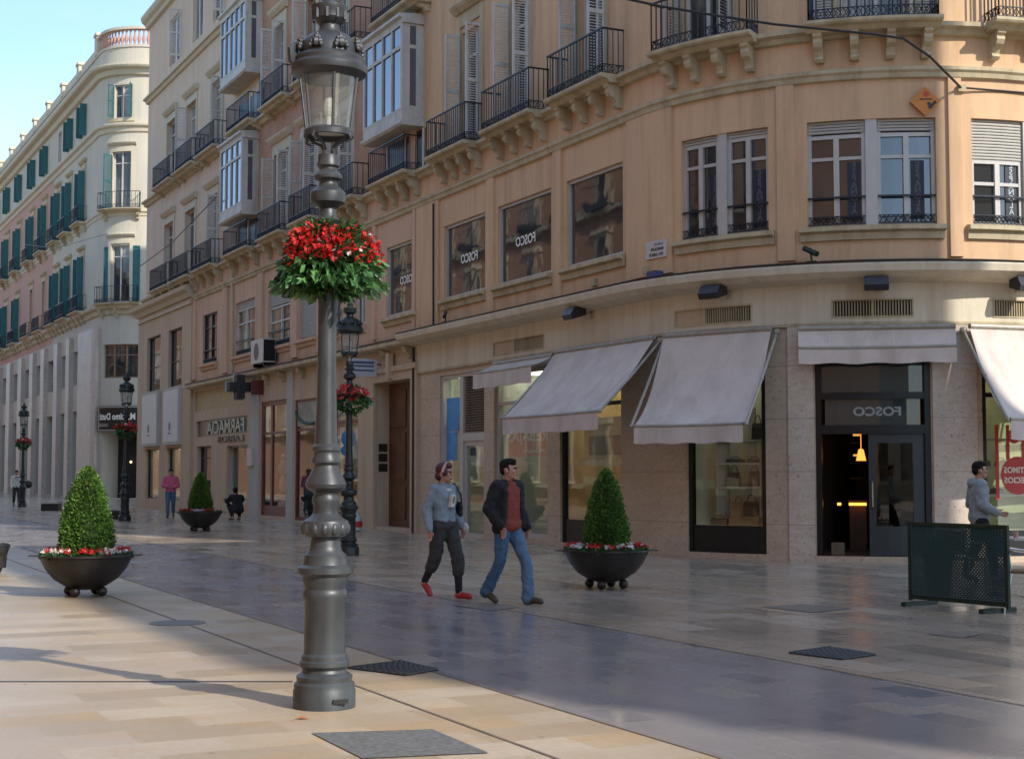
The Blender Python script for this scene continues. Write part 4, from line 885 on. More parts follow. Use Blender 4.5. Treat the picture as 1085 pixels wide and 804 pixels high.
# ================================================================== STREET LAMPS
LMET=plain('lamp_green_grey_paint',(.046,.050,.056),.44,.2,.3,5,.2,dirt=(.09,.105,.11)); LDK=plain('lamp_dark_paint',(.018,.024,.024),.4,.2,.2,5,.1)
def lamp(paint,hi):
    o=thing('street_lamp',(0,0,0),'x','street lamp'); n=32 if hi else 16
    S=1/158.7
    def zz(y): return 1.55+(502-y)*S*1.0
    base=[(33,752),(33,733),(32.6,731),(32.5,722),(31,718),(32,712),(30,706),(25,701),(23,699),(26.5,696),(26.5,692),(23,689),(25,687),(25,684),(22,681),(21.5,640),(21.8,638),(23,636),(23.5,632),(21.5,629),(21.7,623),(24.5,619),(24.5,614),(23,612),(29.5,608),(29.5,604),(26,602)]
    # convert the measured profile of the foot: lower shaft section
    prof=[(33,752),(33,734),(32,732),(32,727),(29,724),(30,719),(24,715),(23,712),(26.5,708),(26.5,704),(24.5,702),(24.5,698),(22,695),(21.5,640),(24,636),(24,631),(22,628),(22.5,624),(24.5,619),(24.5,615),(29.5,611),(29.5,605),(24,602),(22.5,596),(22.5,592),(18,588),(16.5,583),(16,578),(15,574),(22,572),(25.5,566),(26,562),(24,556),(17,552),(13.5,548),(12.8,541),(14.5,536),(14.5,532),(12.5,528),(13,526),(21,521),(22,517),(20,512),(15,503),(12.5,497),(15.5,494),(15.5,490),(13.5,487),(13.5,483),(15,481),(15,477),(12.2,474),(10.8,430),(10.1,390),(9.9,330),(9.6,238)]
    m=MB(); m.lathe([(r*S,zz(y)-zz(752)) for r,y in prof],n=n); zb=-zz(752)
    if hi:   # hand-hole in the foot, egg ornament round the waist
        m.box(.02,.12,-.222,-.205,.05,.075,1)
        for i in range(14):
            a=2*math.pi*i/14; m.ball((.142*math.cos(a),.142*math.sin(a),zz(564)+zb),(.03,.03,.042),10,8)
    m.build('post',[paint,CABLE],o,smooth=True)
    m=MB(); prof=[(9.6,238),(11.5,236),(13.5,233),(10,229),(9,221),(13,217),(18.5,214),(19.5,209),(19,203),(15,199),(11,196),(9.5,192),(10,190),(15,188),(15.5,185),(13,181),(9.5,178),(9.5,176),(12.5,174),(12.5,171),(11.5,169),(11.5,162)]
    m.lathe([(r*S,zz(y)+zb) for r,y in prof],n=n); m.build('collar',paint,o,smooth=True)
    m=MB(); z0,z1=zz(162)+zb,zz(141)+zb
    for i in range(4):
        a=2*math.pi*(i+.5)/4; c,s_=math.cos(a),math.sin(a)
        m.tube([(c*.045,s_*.045,z0),(c*.04,s_*.04,z0+.04),(c*.06,s_*.06,z0+.075),(c*.12,s_*.12,z0+.10),(c*.165,s_*.165,z1+.01)],.011,6)
        m.tube([(c*.165,s_*.165,z1+.01),(c*.185,s_*.185,z1-.03),(c*.15,s_*.15,z1-.05)],.009,5)
    m.build('bracket_arms',paint,o,smooth=True)
    m=MB(); m.lathe([(.145,z1-.005),(.172,z1-.005),(.172,z1+.03),(.158,z1+.045),(.145,z1+.03),(.145,z1-.005)],n=n,cap=False)
    zt=zz(78)+zb
    for i in range(6):
        a=2*math.pi*(i+.5)/6; c,s_=math.cos(a),math.sin(a); m.tube([(c*.158,s_*.158,z1+.02),(c*.205,s_*.205,zt+.02)],.011,5)
    m.build('lantern_frame',paint,o,smooth=True)
    m=MB(); m.lathe([(.152,z1+.03),(.198,zt+.01)],n=n,cap=False); x=m.build('lantern_glass',LAMPG,o,smooth=True,fix=False)
    m=MB(); m.lathe([(0,z1+.03),(.144,z1+.034)],n=24); m.build('reflector_dish',plain('white_dish',(.6,.6,.55),.5),o) if hi else None
    m=MB(); m.tube([(0,0,z1+.03),(0,0,z1+.14)],.02,8); m.ball((0,0,z1+.2),(.04,.04,.075),10,8); m.build('bulb',plain('frosted_bulb',(.6,.6,.58),.4),o)
    m=MB(); prof=[(31,79),(33,78),(41,73),(42,69),(42,66),(39,62),(39.5,58),(37,55),(34,53),(33,46),(29,38),(22,31),(13,27),(11,23),(11,19),(15,16),(18,12),(18,9),(19,5),(20.5,1),(20.5,-1),(12,-2),(8,-8),(10,-13),(6,-18),(3,-24),(1,-31)]
    m.lathe([(r*S,zz(y)+zb) for r,y in prof],n=n)
    m.build('lantern_cap',paint,o,smooth=True)
    m=MB(); N=8
    for i in range(N):
        a=2*math.pi*(i+.25)/N; c,s_=math.cos(a),math.sin(a); zc=zz(46)+zb
        mo=MB()
        for k,(dx,dz,r) in enumerate(((0,0,.032),(-.03,.0,.022),(.03,.0,.022),(0,.035,.024),(-.02,.03,.016),(.02,.03,.016),(0,.06,.012),(-.04,-.02,.016),(.04,-.02,.016))):
            q=.222-dz*.35; mo.ball((c*q-s_*dx,s_*q+c*dx,zc+dz),r,6,5)
        mo.build('cap_ornament',paint,o,smooth=True)
    for i in range(10):
        a=2*math.pi*i/10; q=.118; zc=zz(6)+zb; m.box(math.cos(a)*q-.008,math.cos(a)*q+.008,math.sin(a)*q-.008,math.sin(a)*q+.008,zc-.05,zc+.015)
    if hi: m.tube([(-.20,-.03,zz(72)+zb),(-.255,-.04,zz(62)+zb),(-.262,-.04,zz(50)+zb),(-.235,-.04,zz(43)+zb)],[.02,.035,.032,.012],8)
    m.build('crown_teeth',paint,o,smooth=True)
    return o
def rnd_leaf(m,c,n,L,W,mat=0,fold=.25,rng=random):
    """one leaf: folded lozenge pointing along n"""
    n=Vector(n).normalized(); t=n.cross(Vector((rng.uniform(-1,1),rng.uniform(-1,1),rng.uniform(-1,1)))).normalized(); u=n.cross(t)
    c=Vector(c); a=c; b=c+n*L; l=c+n*L*.42+t*W+u*W*fold; r=c+n*L*.42-t*W+u*W*fold
    m.add([a,l,b,r],[(0,1,2),(0,2,3)],mat)
def petal_cluster(m,c,r,mat,rng,k=5):
    c=Vector(c); ax=Vector((rng.gauss(0,.5),rng.gauss(-.2,.5),rng.uniform(.2,1))).normalized(); t=ax.orthogonal().normalized(); u=ax.cross(t)
    for i in range(k):
        a=2*math.pi*i/k+rng.random(); d=t*math.cos(a)+u*math.sin(a); e=ax.cross(d)
        m.add([c,c+d*r*.6+e*r*.38+ax*r*.2,c+d*r+ax*r*.28,c+d*r*.6-e*r*.38+ax*r*.2],[(0,1,2,3)],mat)
LEAFG=leafmat('ivy_leaf',(.006,.032,.012),(.13,.30,.10),.22,.28); LEAFB=leafmat('box_leaf',(.035,.10,.014),(.15,.28,.04),.25,.45)
PRED=leafmat('red_petal',(.32,.004,.007),(.70,.018,.014),.22,.6); PWHT=leafmat('white_petal',(.6,.5,.48),(.75,.7,.66),.25,.5); PLEAF=leafmat('bedding_leaf',(.02,.07,.02),(.07,.16,.05),.2,.5)
def basket(hi,seed):
    rng=random.Random(seed); o=thing('flower_basket',(0,0,0),'x','flower basket')
    m=MB(); m.lathe([(.09,.0),(.2,.02),(.25,.08),(.27,.16),(.25,.16),(.09,.06),(.09,.0)],n=24,cap=False); m.build('basket_ring',LDK,o,smooth=True)
    m=MB(); N=1150 if hi else 260
    for i in range(N):
        a=rng.uniform(0,2*math.pi); k=rng.random(); R_=.12+.205*math.sqrt(k)+rng.gauss(0,.02)+.03*math.sin(2*a+.6); z=.12-.27*rng.random()**1.2-(.05 if k>.7 else 0)
        R_*=1.0-.45*max(0,-z/.12) if z<0 else 1
        dr=Vector((math.cos(a),math.sin(a),rng.uniform(-1.2,.1)))
        L=rng.uniform(.05,.115)*(1 if hi else 1.5); rnd_leaf(m,(R_*math.cos(a),R_*math.sin(a),z),dr,L,L*rng.uniform(.24,.38),0,rng.uniform(.1,.5),rng)
    for i in range(90 if hi else 0):   # trailing shoots
        a=rng.uniform(0,2*math.pi); 
        for j in range(4):
            R_=.27+.035*j+.03*math.sin(i); z=.02*math.cos(i*1.7)-.01-.03*j; rnd_leaf(m,(R_*math.cos(a),R_*math.sin(a),z+rng.gauss(0,.02)),(math.cos(a+rng.gauss(0,.4)),math.sin(a+rng.gauss(0,.4)),-.8),.09,.03,0,.3,rng)
    m.build('foliage',LEAFG,o,fix=False)
    m=MB(); N=1300 if hi else 120
    for i in range(N):
        a=rng.uniform(0,2*math.pi); el=math.asin(rng.random()**.8); R_=(.315+.03*math.sin(3*a+1)+rng.gauss(0,.03))*math.cos(el)**.45+.02; z=.05+.22*math.sin(el)+rng.gauss(0,.028)
        petal_cluster(m,(R_*math.cos(a),R_*math.sin(a),z),rng.uniform(.018,.030)*(1 if hi else 2.),0 if rng.random()>.05 else 1,rng)
    m.build('flowers',[PRED,PWHT],o,fix=False)
    m=MB()
    for i in range(900 if hi else 150):
        a=rng.uniform(0,2*math.pi); el=math.asin(rng.random()); R_=.30*math.cos(el); z=.09+.23*math.sin(el)+rng.gauss(0,.02); rnd_leaf(m,(R_*math.cos(a),R_*math.sin(a),z),(math.cos(a)*.6,math.sin(a)*.6,rng.uniform(-.2,.8)),.06,.022,0,.3,rng)
    m.build('leaf_bed',PLEAF,o,fix=False)
    return o
def place(o,x,y,z=0,rz=0,label=None,group=None):
    o.location=(x,y,z); o.rotation_euler=(0,0,rz)
    if label: o['label']=label
    if group: o['group']=group
    return o
GL='ornate street lamps along the street'; GB='flower baskets ringing the lamp posts'
c=ground(343.5,748.5); L0=lamp(LMET,True); place(L0,*c,0,.3,'largest and nearest ornate grey green cast iron lamp post standing in the sunlit paving',GL)
b0=basket(True,3); b0.scale=(.89,.89,.95); place(b0,c[0]+.012,c[1],2.93,0,'big basket of red geraniums and trailing green leaves round the nearest lamp post',GB)
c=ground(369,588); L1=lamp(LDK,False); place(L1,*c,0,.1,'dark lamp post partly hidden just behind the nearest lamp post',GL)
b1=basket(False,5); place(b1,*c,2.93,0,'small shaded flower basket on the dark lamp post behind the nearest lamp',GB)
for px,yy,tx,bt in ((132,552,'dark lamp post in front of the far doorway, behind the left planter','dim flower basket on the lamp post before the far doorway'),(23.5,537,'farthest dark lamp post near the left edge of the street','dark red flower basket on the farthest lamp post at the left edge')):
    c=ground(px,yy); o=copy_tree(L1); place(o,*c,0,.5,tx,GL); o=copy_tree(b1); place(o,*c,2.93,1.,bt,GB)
# ================================================================== PLANTERS
BOWL=plain('dark_bronze_bowl',(.028,.024,.022),.42,.35,.3,5,.15,dirt=(.06,.05,.045))
def planter():
    o=thing('planter_bowl',(0,0,0),'x','planter'); rng=random.Random(11)
    m=MB(); m.lathe([(.0,.08),(.12,.085),(.26,.13),(.40,.22),(.50,.34),(.565,.47),(.575,.50),(.60,.505),(.60,.525),(.545,.53),(.54,.50),(.50,.44),(.0,.44)],n=48); b=m.build('bowl',BOWL,o,smooth=True)
    m=MB()
    for s in (-1,1): m.box(min(s*.59,s*.70),max(s*.59,s*.70),-.1,.1,.507,.522)
    m.build('rim_handle',BOWL,b)
    for i in range(4):
        a=math.pi*(i+.5)/2+.35; m=MB(); m.ball((.24*math.cos(a),.24*math.sin(a),.065),.065,14,10); m.build('ball_foot',BOWL,o,smooth=True)
    m=MB(); m.lathe([(0,.47),(.54,.47)],n=32); m.build('soil',plain('soil',(.03,.02,.013),.9),o)
    rz=[(.31,.50),(.33,.64),(.32,.80),(.28,1.02),(.222,1.24),(.148,1.44),(.06,1.61),(0,1.655)]
    def rad(z):
        for (r0,z0),(r1,z1) in zip(rz,rz[1:]):
            if z0<=z<=z1: return r0+(r1-r0)*(z-z0)/(z1-z0)
        return .3
    t=thing('clipped_topiary_cone',(0,0,0),'x','topiary')
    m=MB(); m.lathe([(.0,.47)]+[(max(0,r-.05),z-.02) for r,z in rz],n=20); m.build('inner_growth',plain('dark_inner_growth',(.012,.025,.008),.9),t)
    m=MB()
    for i in range(11500):
        while True:
            z=.5+1.16*rng.random(); r=rad(z)
            if z<1.65 and rng.random()<(r+.04)/.34: break
        a=rng.uniform(0,2*math.pi); r+=rng.gauss(-.018,.017)+.014*math.sin(5*a+z*9)+.012*math.sin(11*a-z*17)+(.03*rng.random() if rng.random()<.04 else 0)
        r=max(r,.0); n=Vector((math.cos(a)+rng.gauss(0,.5),math.sin(a)+rng.gauss(0,.5),.35+rng.gauss(0,.5)))
        L=rng.uniform(.022,.04); rnd_leaf(m,(r*math.cos(a),r*math.sin(a),z),n,L,L*.36,0,.25,rng)
    m.build('leaves',LEAFB,t,fix=False)
    f=thing('bedding_flowers',(0,0,0),'x','flowers')
    m=MB()
    for i in range(1500):
        a=rng.uniform(0,2*math.pi); r=rng.uniform(.3,.56); z=.475+.06*rng.random(); rnd_leaf(m,(r*math.cos(a),r*math.sin(a),z),(math.cos(a)*.6+rng.gauss(0,.4),math.sin(a)*.6+rng.gauss(0,.4),rng.uniform(0,1)),.055,.02,0,.3,rng)
    m.build('leaf_bed',PLEAF,f,fix=False)
    m=MB()
    for i in range(120):
        a=rng.uniform(0,2*math.pi); r=rng.uniform(.36,.54); z=.56+.035*rng.random(); k=0 if (math.sin(a*4+1)+rng.gauss(0,.5))>-.35 else 1
        for j in range(5): petal_cluster(m,(r*math.cos(a)+rng.gauss(0,.022),r*math.sin(a)+rng.gauss(0,.022),z+rng.gauss(0,.014)),rng.uniform(.018,.03),k,rng)
    m.build('petals',[PRED,PWHT],f,fix=False)
    return o,t,f
P0,T0_,F0_=planter()
c=ground(90.5,631); 
place(P0,*c,0,.15,'sunlit dark bowl planter on ball feet at the left of the paving','bowl planters'); place(T0_,*c,0,0,'bright sunlit clipped cone bush in the left planter','clipped cones'); place(F0_,*c,0,0,'red and white flowers around the sunlit cone in the left planter','planter flowers')
for px,yy,w,rz in ((642.5,623,'to the right of the walking couple',1.1),(212,562.5,'far off before the pharmacy',2.2)):
    c=ground(px,yy); s_=[copy_tree(x) for x in (P0,T0_,F0_)]
    place(s_[0],*c,0,.1,'dark bowl planter on ball feet '+w,'bowl planters'); s_[1].scale=((.9,.9,.985) if px>600 else (.95,.95,.97)); place(s_[1],*c,0,rz,'dark shaded clipped cone bush in the planter '+w,'clipped cones'); place(s_[2],*c,0,rz,'red and white flowers in the planter '+w,'planter flowers')
# black tapered bin at the left edge, low stone blocks
c=ground(-8,608); o=thing('litter_bin',(*c,0),'black tapered litter bin cut off by the left edge of the picture','bin')
m=MB(); m.lathe([(.1,.0),(.13,.04),(.22,.32),(.25,.42),(.235,.47),(.22,.47),(.2,.1)],c[0],c[1],24); m.build('bin_body',BOWL,o,smooth=True); m=MB(); m.lathe([(.25,.42),(.262,.425),(.262,.45),(.25,.455)],c[0],c[1],24); m.build('rim',IRON,o)
for px,yy,w,l in ((52.5,541,.74,'low dark bench block with a pale top between the two farthest lamp posts'),(121,550,.6,'low dark bench block at the foot of the lamp post by the far doorway')):
    c=ground(px,yy); o=thing('bench_block',(*c,0),l,'bench'); m=MB(); m.box(c[0]-w/2,c[0]+w/2,c[1],c[1]+.5,.0,.3); m.build('block',CABLE,o); m=MB(); m.box(c[0]-w/2-.03,c[0]+w/2+.03,c[1]-.03,c[1]+.53,.3,.38); m.build('seat',GREYST,o)
# ================================================================== CAFE SCREEN, CHAIR AND TABLE
GP=plain('dark_green_paint',(.003,.022,.011),.4,.1,.2,6,.1)
a=Vector((*ground(964,640),0)); b=Vector((*ground(1070,650),0)); ax=(b-a).normalized(); W=(b-a).length; ay=Vector((-ax.y,ax.x,0))
o=thing('lattice_screen',tuple((a+b)/2),'dark green perforated lattice screen standing before the shop door','screen')
def SCR(u,z,t=0): p=a+ax*u+ay*t; return (p.x,p.y,z)
m=MB()
for u in (0,W-.04): m.add([SCR(u+dx,z,t) for z in (.05,.98) for t in (-.02,.02) for dx in (0,.04)],[(0,2,3,1),(4,5,7,6),(0,1,5,4),(2,6,7,3),(0,4,6,2),(1,3,7,5)])
for z in (.07,.94): m.add([SCR(u,zz,t) for zz in (z,z+.04) for t in (-.018,.018) for u in (.04,W-.04)],[(0,2,3,1),(4,5,7,6),(0,1,5,4),(2,6,7,3),(0,4,6,2),(1,3,7,5)])
m.build('frame',GP,o)
m=MB(); step=.044; z0,z1=.11,.94; H=z1-z0; u0,u1=.04,W-.04
for sgn_ in (1,-1):
    k=-H
    while k<(u1-u0):
        # line u = u0+k + t, z = z0 + t (or mirrored)
        t0=max(0,-k); t1=min(H,(u1-u0)-k)
        if t1>t0+.01:
            A=(u0+k+t0,z0+t0);Bp=(u0+k+t1,z0+t1)
            if sgn_<0: A=(u0+u1-A[0],A[1]); Bp=(u0+u1-Bp[0],Bp[1])
            t=.003*sgn_; m.tube([SCR(A[0],A[1],t),SCR(Bp[0],Bp[1],t)],.0122,4,caps=False)
        k+=step
m.build('lattice',GP,o)
for u in (.12,W-.2):
    m=MB(); m.add([SCR(u+dx,z,t) for z in (.0,.05) for t in (-.28,.28) for dx in (0,.07)],[(0,2,3,1),(4,5,7,6),(0,1,5,4),(2,6,7,3),(0,4,6,2),(1,3,7,5)]); m.build('foot',GP,o)
STEEL=plain('brushed_aluminium',(.55,.55,.54),.28,.9,.1,9,.05); WICK=plain('brown_wicker',(.16,.075,.03),.6,0,.35,30,.5)
def chair(x,y,rz,label):
    o=thing('cafe_chair',(0,0,0),label,'chair','cafe chairs'); m=MB()
    for s in (-1,1): 
        m.tube([(s*.22,-.2,0),(s*.24,-.2,.45),(s*.26,-.16,.66),(s*.26,.1,.68),(s*.22,.22,.7)],.012,8); m.tube([(s*.2,.27,0),(s*.2,.2,.45),(s*.19,.26,.84)],.012,8)
    m.tube([(-.19,.26,.84),(0,.29,.86),(.19,.26,.84)],.012,8); m.tube([(-.24,-.2,.44),(.24,-.2,.44)],.011,6)
    m.build('frame',STEEL,o,smooth=True); m=MB(); m.box(-.22,.22,-.22,.2,.44,.465); m.build('seat',WICK,o)
    m=MB()
    vs=[];fs=[]
    for i in range(9):
        u=-1+i/4; yy=.245+.03*(1-u*u)
        for z in (.52,.68,.83): vs.append((u*.19,yy+(z-.52)*.12,z))
    for i in range(8):
        for j in range(2): q=i*3+j; fs.append((q,q+1,q+4,q+3))
    m.add(vs,fs); m.build('backrest',WICK,o,fix=False)
    o.location=(x,y,0); o.rotation_euler=(0,0,rz); return o
c=ground(1095,649); chair(c[0],c[1]+.1,1.2,'aluminium and brown wicker chair at the right edge beside the green screen')
c=ground(1028,632); chair(c[0],c[1]+.35,2.4,'metal cafe chair mostly hidden behind the green lattice screen')
c=ground(1100,632); o=thing('cafe_table',(*c,0),'pale cafe table at the right edge behind the wicker chair','table'); m=MB(); m.box(c[0]-.38,c[0]+.38,c[1]-.3,c[1]+.4,.72,.745); m.build('table_top',ALU,o)
m=MB(); m.tube([(c[0],c[1]+.05,.0),(c[0],c[1]+.05,.72)],.03,10); m.box(c[0]-.22,c[0]+.22,c[1]-.17,c[1]+.27,0,.02); m.build('pedestal',STEEL,o)
m=MB(); m.lathe([(.03,.745),(.035,.83),(.03,.83),(.026,.75)],c[0]-.3,c[1]-.1,14); tag(m.build('drinking_glass',plain('pink_glass',(.5,.25,.22),.2),origin=(c[0]-.3,c[1]-.1,.745)),'small pinkish glass on the cafe table at the right edge','glass')
# spiky potted grass behind the screen
c=ground(1003,632); o=thing('potted_plant',(*c,0),'small spiky potted plant peeping over the left end of the green screen','plant'); rng=random.Random(4)
m=MB(); m.lathe([(.14,0),(.2,.5),(.21,.55),(.17,.55),(.16,.5),(0,.5)],c[0]-.0,c[1]+.35,18); m.build('pot',DARKFR,o)
m=MB()
for i in range(70):
    a=rng.uniform(0,6.28); r=rng.uniform(.1,.4); z=rng.uniform(.2,.40); p=Vector((c[0],c[1]+.35,.5)); q=p+Vector((math.cos(a)*r,math.sin(a)*r,z)); t=Vector((-math.sin(a),math.cos(a),0))*.008; mdl=(p+q)/2+Vector((0,0,.08)); m.add([p-t,p+t,mdl+t,q,mdl-t],[(0,1,2,4),(4,2,3)])
m.build('leaf_blades',PLEAF,o,fix=False)
# ================================================================== SIGNS AND FITTINGS ON THE FACADES
def signbox(F,s,z,w,h,d0,d1,mat,name,label,cat='sign'):
    o=thing(name,F.P(s,z-h/2,d0),label,cat); m=MB(); m.fbox(F,s-w/2,s+w/2,z-h/2,z+h/2,d0,d1); m.build('plate',mat,o); return o
blk=plain('sign_black',(.02,.02,.025),.4)
s_=sx(697,6.2,.02); z=1.55+(502-263.5)/(1600/Vector(M.P(s_,0)).y)*1.0
o=signbox(M,s_,z,.62,.34,.0,.085,plain('white_enamel',(.55,.53,.5),.3,0,.06,4,.03),'street_name_plate','small white street name plate on the salmon corner')
t=MB(); ftext(t,M,'CALLE',s_+.1,z+.1,.045,.086,.26,True); ftext(t,M,'MARQUES',s_+.05,z+.0,.07,.086,.38,True,bold=.02); ftext(t,M,'DE LARIOS',s_+.02,z-.1,.06,.086,.42,True,bold=.02); t.build('lettering',blk,o)
# orange diamond
ORG=plain('orange_enamel',(.55,.19,.015),.35,0,.1,5,.03)
s_=sx(980,8.1,.05); z=1.55+(502-95)/61.5
o=thing('diamond_sign',M.P(s_,z,0),'small orange diamond sign above the mezzanine windows','sign'); r=.27; m=MB()
m.fprof(M,s_-.001,s_+.001,[(0,z),(0,z)]) if 0 else None
p=[(s_-r,z),(s_,z-r*.98),(s_+r,z),(s_,z+r*.98)]
m.add([M.P(u,v,d) for d in (0.03,.09) for u,v in p],[(3,2,1,0),(4,5,6,7)]+[(i,(i+1)%4,4+(i+1)%4,4+i) for i in range(4)]); m.build('plate',ORG,o)
m=MB(); disc(m,M,s_+.02,z+.13,.05,.093); m.build('red_emblem',plain('red_emblem',(.5,.06,.01),.4),o)
m=MB(); m.fbox(M,s_-.1,s_+.12,z+.03,z+.05,.09,.095); m.add([M.P(u,v,.094) for u,v in ((s_+.08,z-.15),(s_+.2,z-.02),(s_+.17,z+.02),(s_+.04,z-.1))],[(0,1,2,3)]); disc(m,M,s_+.06,z-.04,.03,.0935); m.build('dark_emblem',blk,o)
# pharmacy cross: standing out square to the wall
s_=sx(268,4.7,.1)
o=thing('pharmacy_cross',M.P(s_,4.5,.1),'dark pharmacy cross with a pale edge hanging out over the street','sign')
m=MB(); zc=4.62; q=.15; arm=.42; dc=.58
def crossprof(g=0.): q_=q+g;A=arm+g; return [(dc-A,zc-q_),(dc-q_,zc-q_),(dc-q_,zc-A),(dc+q_,zc-A),(dc+q_,zc-q_),(dc+A,zc-q_),(dc+A,zc+q_),(dc+q_,zc+q_),(dc+q_,zc+A),(dc-q_,zc+A),(dc-q_,zc+q_),(dc-A,zc+q_)]
m.fprof(M,s_-.16,s_+.16,crossprof()); m.build('cross_box',blk,o)
m=MB(); m.fprof(M,s_-.22,s_-.16,crossprof(.04)); m.build('rim',plain('pale_rim',(.4,.42,.4),.4),o)
m=MB(); m.tube([M.P(s_,zc+.1,0),M.P(s_,zc+.1,.35)],.03,6); m.build('bracket',IRON,o)
o=signbox(M,sx(273,4.5,.2),4.55,.12,.5,.0,.42,REDFR,'small_projecting_sign','small red projecting sign right beside the dark pharmacy cross')
# white hanging sign left of portal
o=signbox(M,sx(384,4.55,.55),4.52,.06,.5,.12,.95,plain('white_plastic_sign',(.45,.47,.49),.4,0,.1,3),'projecting_sign','white sign hung square to the wall left of the wooden portal')
t=MB()
for k,(zz,hh) in enumerate(((4.66,.07),(4.56,.05),(4.44,.05))): 
    u=sx(384,4.55,.55)+.031
    t.fbox(M,u,u+.003,zz-hh/2,zz+hh/2,.22,.85)
t.build('blue_print_lines',plain('blue_print',(.06,.10,.18),.5),o)
m=MB(); m.fbox(M,sx(384,4.55,.55)-.02,sx(384,4.55,.55)+.02,4.6,4.64,0,.12); m.build('bracket',IRON,o)
# white box by the pharmacy window
o=signbox(M,sx(265,2.2,.1),2.15,.55,.62,.02,.14,ALU,'letter_box','small white box on the wall beside the pharmacy window','box')
# air conditioner
s_=(sx(266,6,.75)+sx(281,6,.75))/2; o=thing('air_conditioner',M.P(s_,5.3,.2),'white air conditioner unit with a fan standing on the ledge','air conditioner')
a_,b_=sx(266,6,.55),sx(279,6,.55)
m=MB(); m.fbox(M,a_,b_,5.32,6.12,.12,.55); m.build('casing',ALU,o)
m=MB(); vs=[M.P((a_+b_)/2-.1+.3*math.cos(i*math.pi/12),5.72+.3*math.sin(i*math.pi/12),.553) for i in range(24)]; m.add(vs,[tuple(range(24))]); m.build('fan_grille',plain('fan_dark_red',(.10,.03,.035),.5),o)
m=MB(); z=5.4
while z<6.05: m.fbox(M,b_+.002,b_+.012,z,z+.03,.14,.53); z+=.05
m.fbox(M,b_,b_+.004,5.36,6.08,.13,.54); m.build('side_vent',DARKFR,o)
for u in (a_+.1,b_-.15): m=MB(); m.fbox(M,u,u+.05,5.2,5.32,.1,.5); m.build('foot',DARKFR,o)
# floodlights above the awnings
def flood(px,label,zc=4.86,turn=0):
    s=sx(px,zc,.35); o=thing('floodlight',M.P(s,zc,.04),label,'floodlight','floodlights on the cream band')
    m=MB(); m.fprof(M,s-.19,s+.19,[(.22,zc-.02),(.55,zc-.12),(.60,zc-.02),(.5,zc+.14),(.24,zc+.14)]); m.build('housing',blk,o)
    m=MB(); m.add([M.P(s-.16,zc-.032,.26),M.P(s+.16,zc-.032,.26),M.P(s+.16,zc-.122,.54),M.P(s-.16,zc-.122,.54)],[(0,1,2,3)]); m.build('front_glass',glossy_pane('flood_glass',(.05,.06,.08),1.6) if 'flood_glass' not in bpy.data.materials else bpy.data.materials['flood_glass'],o)
    m=MB(); m.tube([M.P(s+.1,zc+.0,.03),M.P(s+.14,zc+.05,.25)],.02,6); m.fbox(M,s+.06,s+.16,zc-.08,zc+.08,.036,.06); m.build('bracket',TRIM,o)
for px,l in ((611,'floodlight above the left open awning'),(757,'floodlight above the middle open awning'),(928,'floodlight above the grille over the shop door'),(1084,'floodlight above the right hand awning')): flood(px,l)
# small box and camera on the ledge
for px,l,k in ((471,'small dark security camera bracket at the left end of the pale ledge',0),(860,'small green lamp on the pale ledge under the middle corner windows',1)):
    s=sx(px,5.35,.45); o=thing('ledge_spotlight',M.P(s,5.3,.45),l,'spotlight'); m=MB(); m.fbox(M,s-.08,s+.08,5.27,5.31,.38,.5); m.tube([M.P(s,5.3,.42),M.P(s-.02,5.5,.42)],.02,6); m.tube([M.P(s-.14,5.56,.36),M.P(s+.1,5.42,.5)],.05,8); m.build('spot',(GP if k else blk),o)
s=sx(692,5.3,.45); m=MB(); m.fbox(M,s-.12,s+.12,5.25,5.4,.3,.5); tag(m.build('junction_box',plain('blue_box',(.05,.07,.16),.5),origin=M.P(s,5.25,.4)),'small bluish box lying on the ledge below the street name plate','box')
for px in (686,630): s=sx(px,5.6,.02); m=MB(); m.fbox(M,s-.09,s+.09,5.45,5.6,-.01,.07); tag(m.build('junction_box',TRIM,origin=M.P(s,5.5,0)),'small wall box beside the street name plate' if px==686 else 'small wall box under the right hand mirrored window','box')
# cables
def cable(name,label,pts,r): 
    m=MB(); m.tube(pts,r,6); tag(m.build(name,CABLE,origin=pts[0],smooth=True),label,'cable')
A=Vector(M.P(sx(1018,8.4,.1),8.42,.1)); 
def W(x,y,Y): r=ray(x,y); t=Y/r[1]; return Vector((r[0]*t,Y,CAMH+r[2]*t))
pts=[W(640,-6,24.0),W(700,7,24.3),W(760,17,24.5),W(820,26,24.7),W(880,32,24.9),W(930,37,25.1),W(957,41,25.2),W(985,60,25.4),A]
cable('overhead_cable','thick black cable sagging across the salmon corner to a wall hook',pts,.022)
pts=[A+Vector((0,0,0)),Vector(M.P(M.L-.4,8.41,.06)),Vector(M.P(M.L+.5,8.41,.06)),Vector(M.P(M.L+3,8.43,.06))]; cable('wall_cable','black cable running right from the wall hook along the salmon wall',pts,.018)
m=MB(); m.fbox(M,sx(1014,8.4,.05),sx(1022,8.4,.05),8.35,8.47,0,.12); tag(m.build('wall_hook',TRIM,origin=tuple(A)),'small wall hook holding the black cables','hook')
a=Vector(M.P(-45.2,11.1,.3)); b=Vector(M.P(sx(232,11,.7),11.8,.8)); cable('thin_cable','thin wire strung in front of the first floor bay of the far end',[a,(a+b)/2-Vector((0,0,.25)),b],.02)
pts=[Vector(B.P(-24,19.3,.8)),Vector(M.P(-46,12.8,1.5))]; cable('thin_cable','thin wire slanting across the distant teal shuttered building',[pts[0],(pts[0]+pts[1])/2-Vector((0,0,.5)),pts[1]],.018)
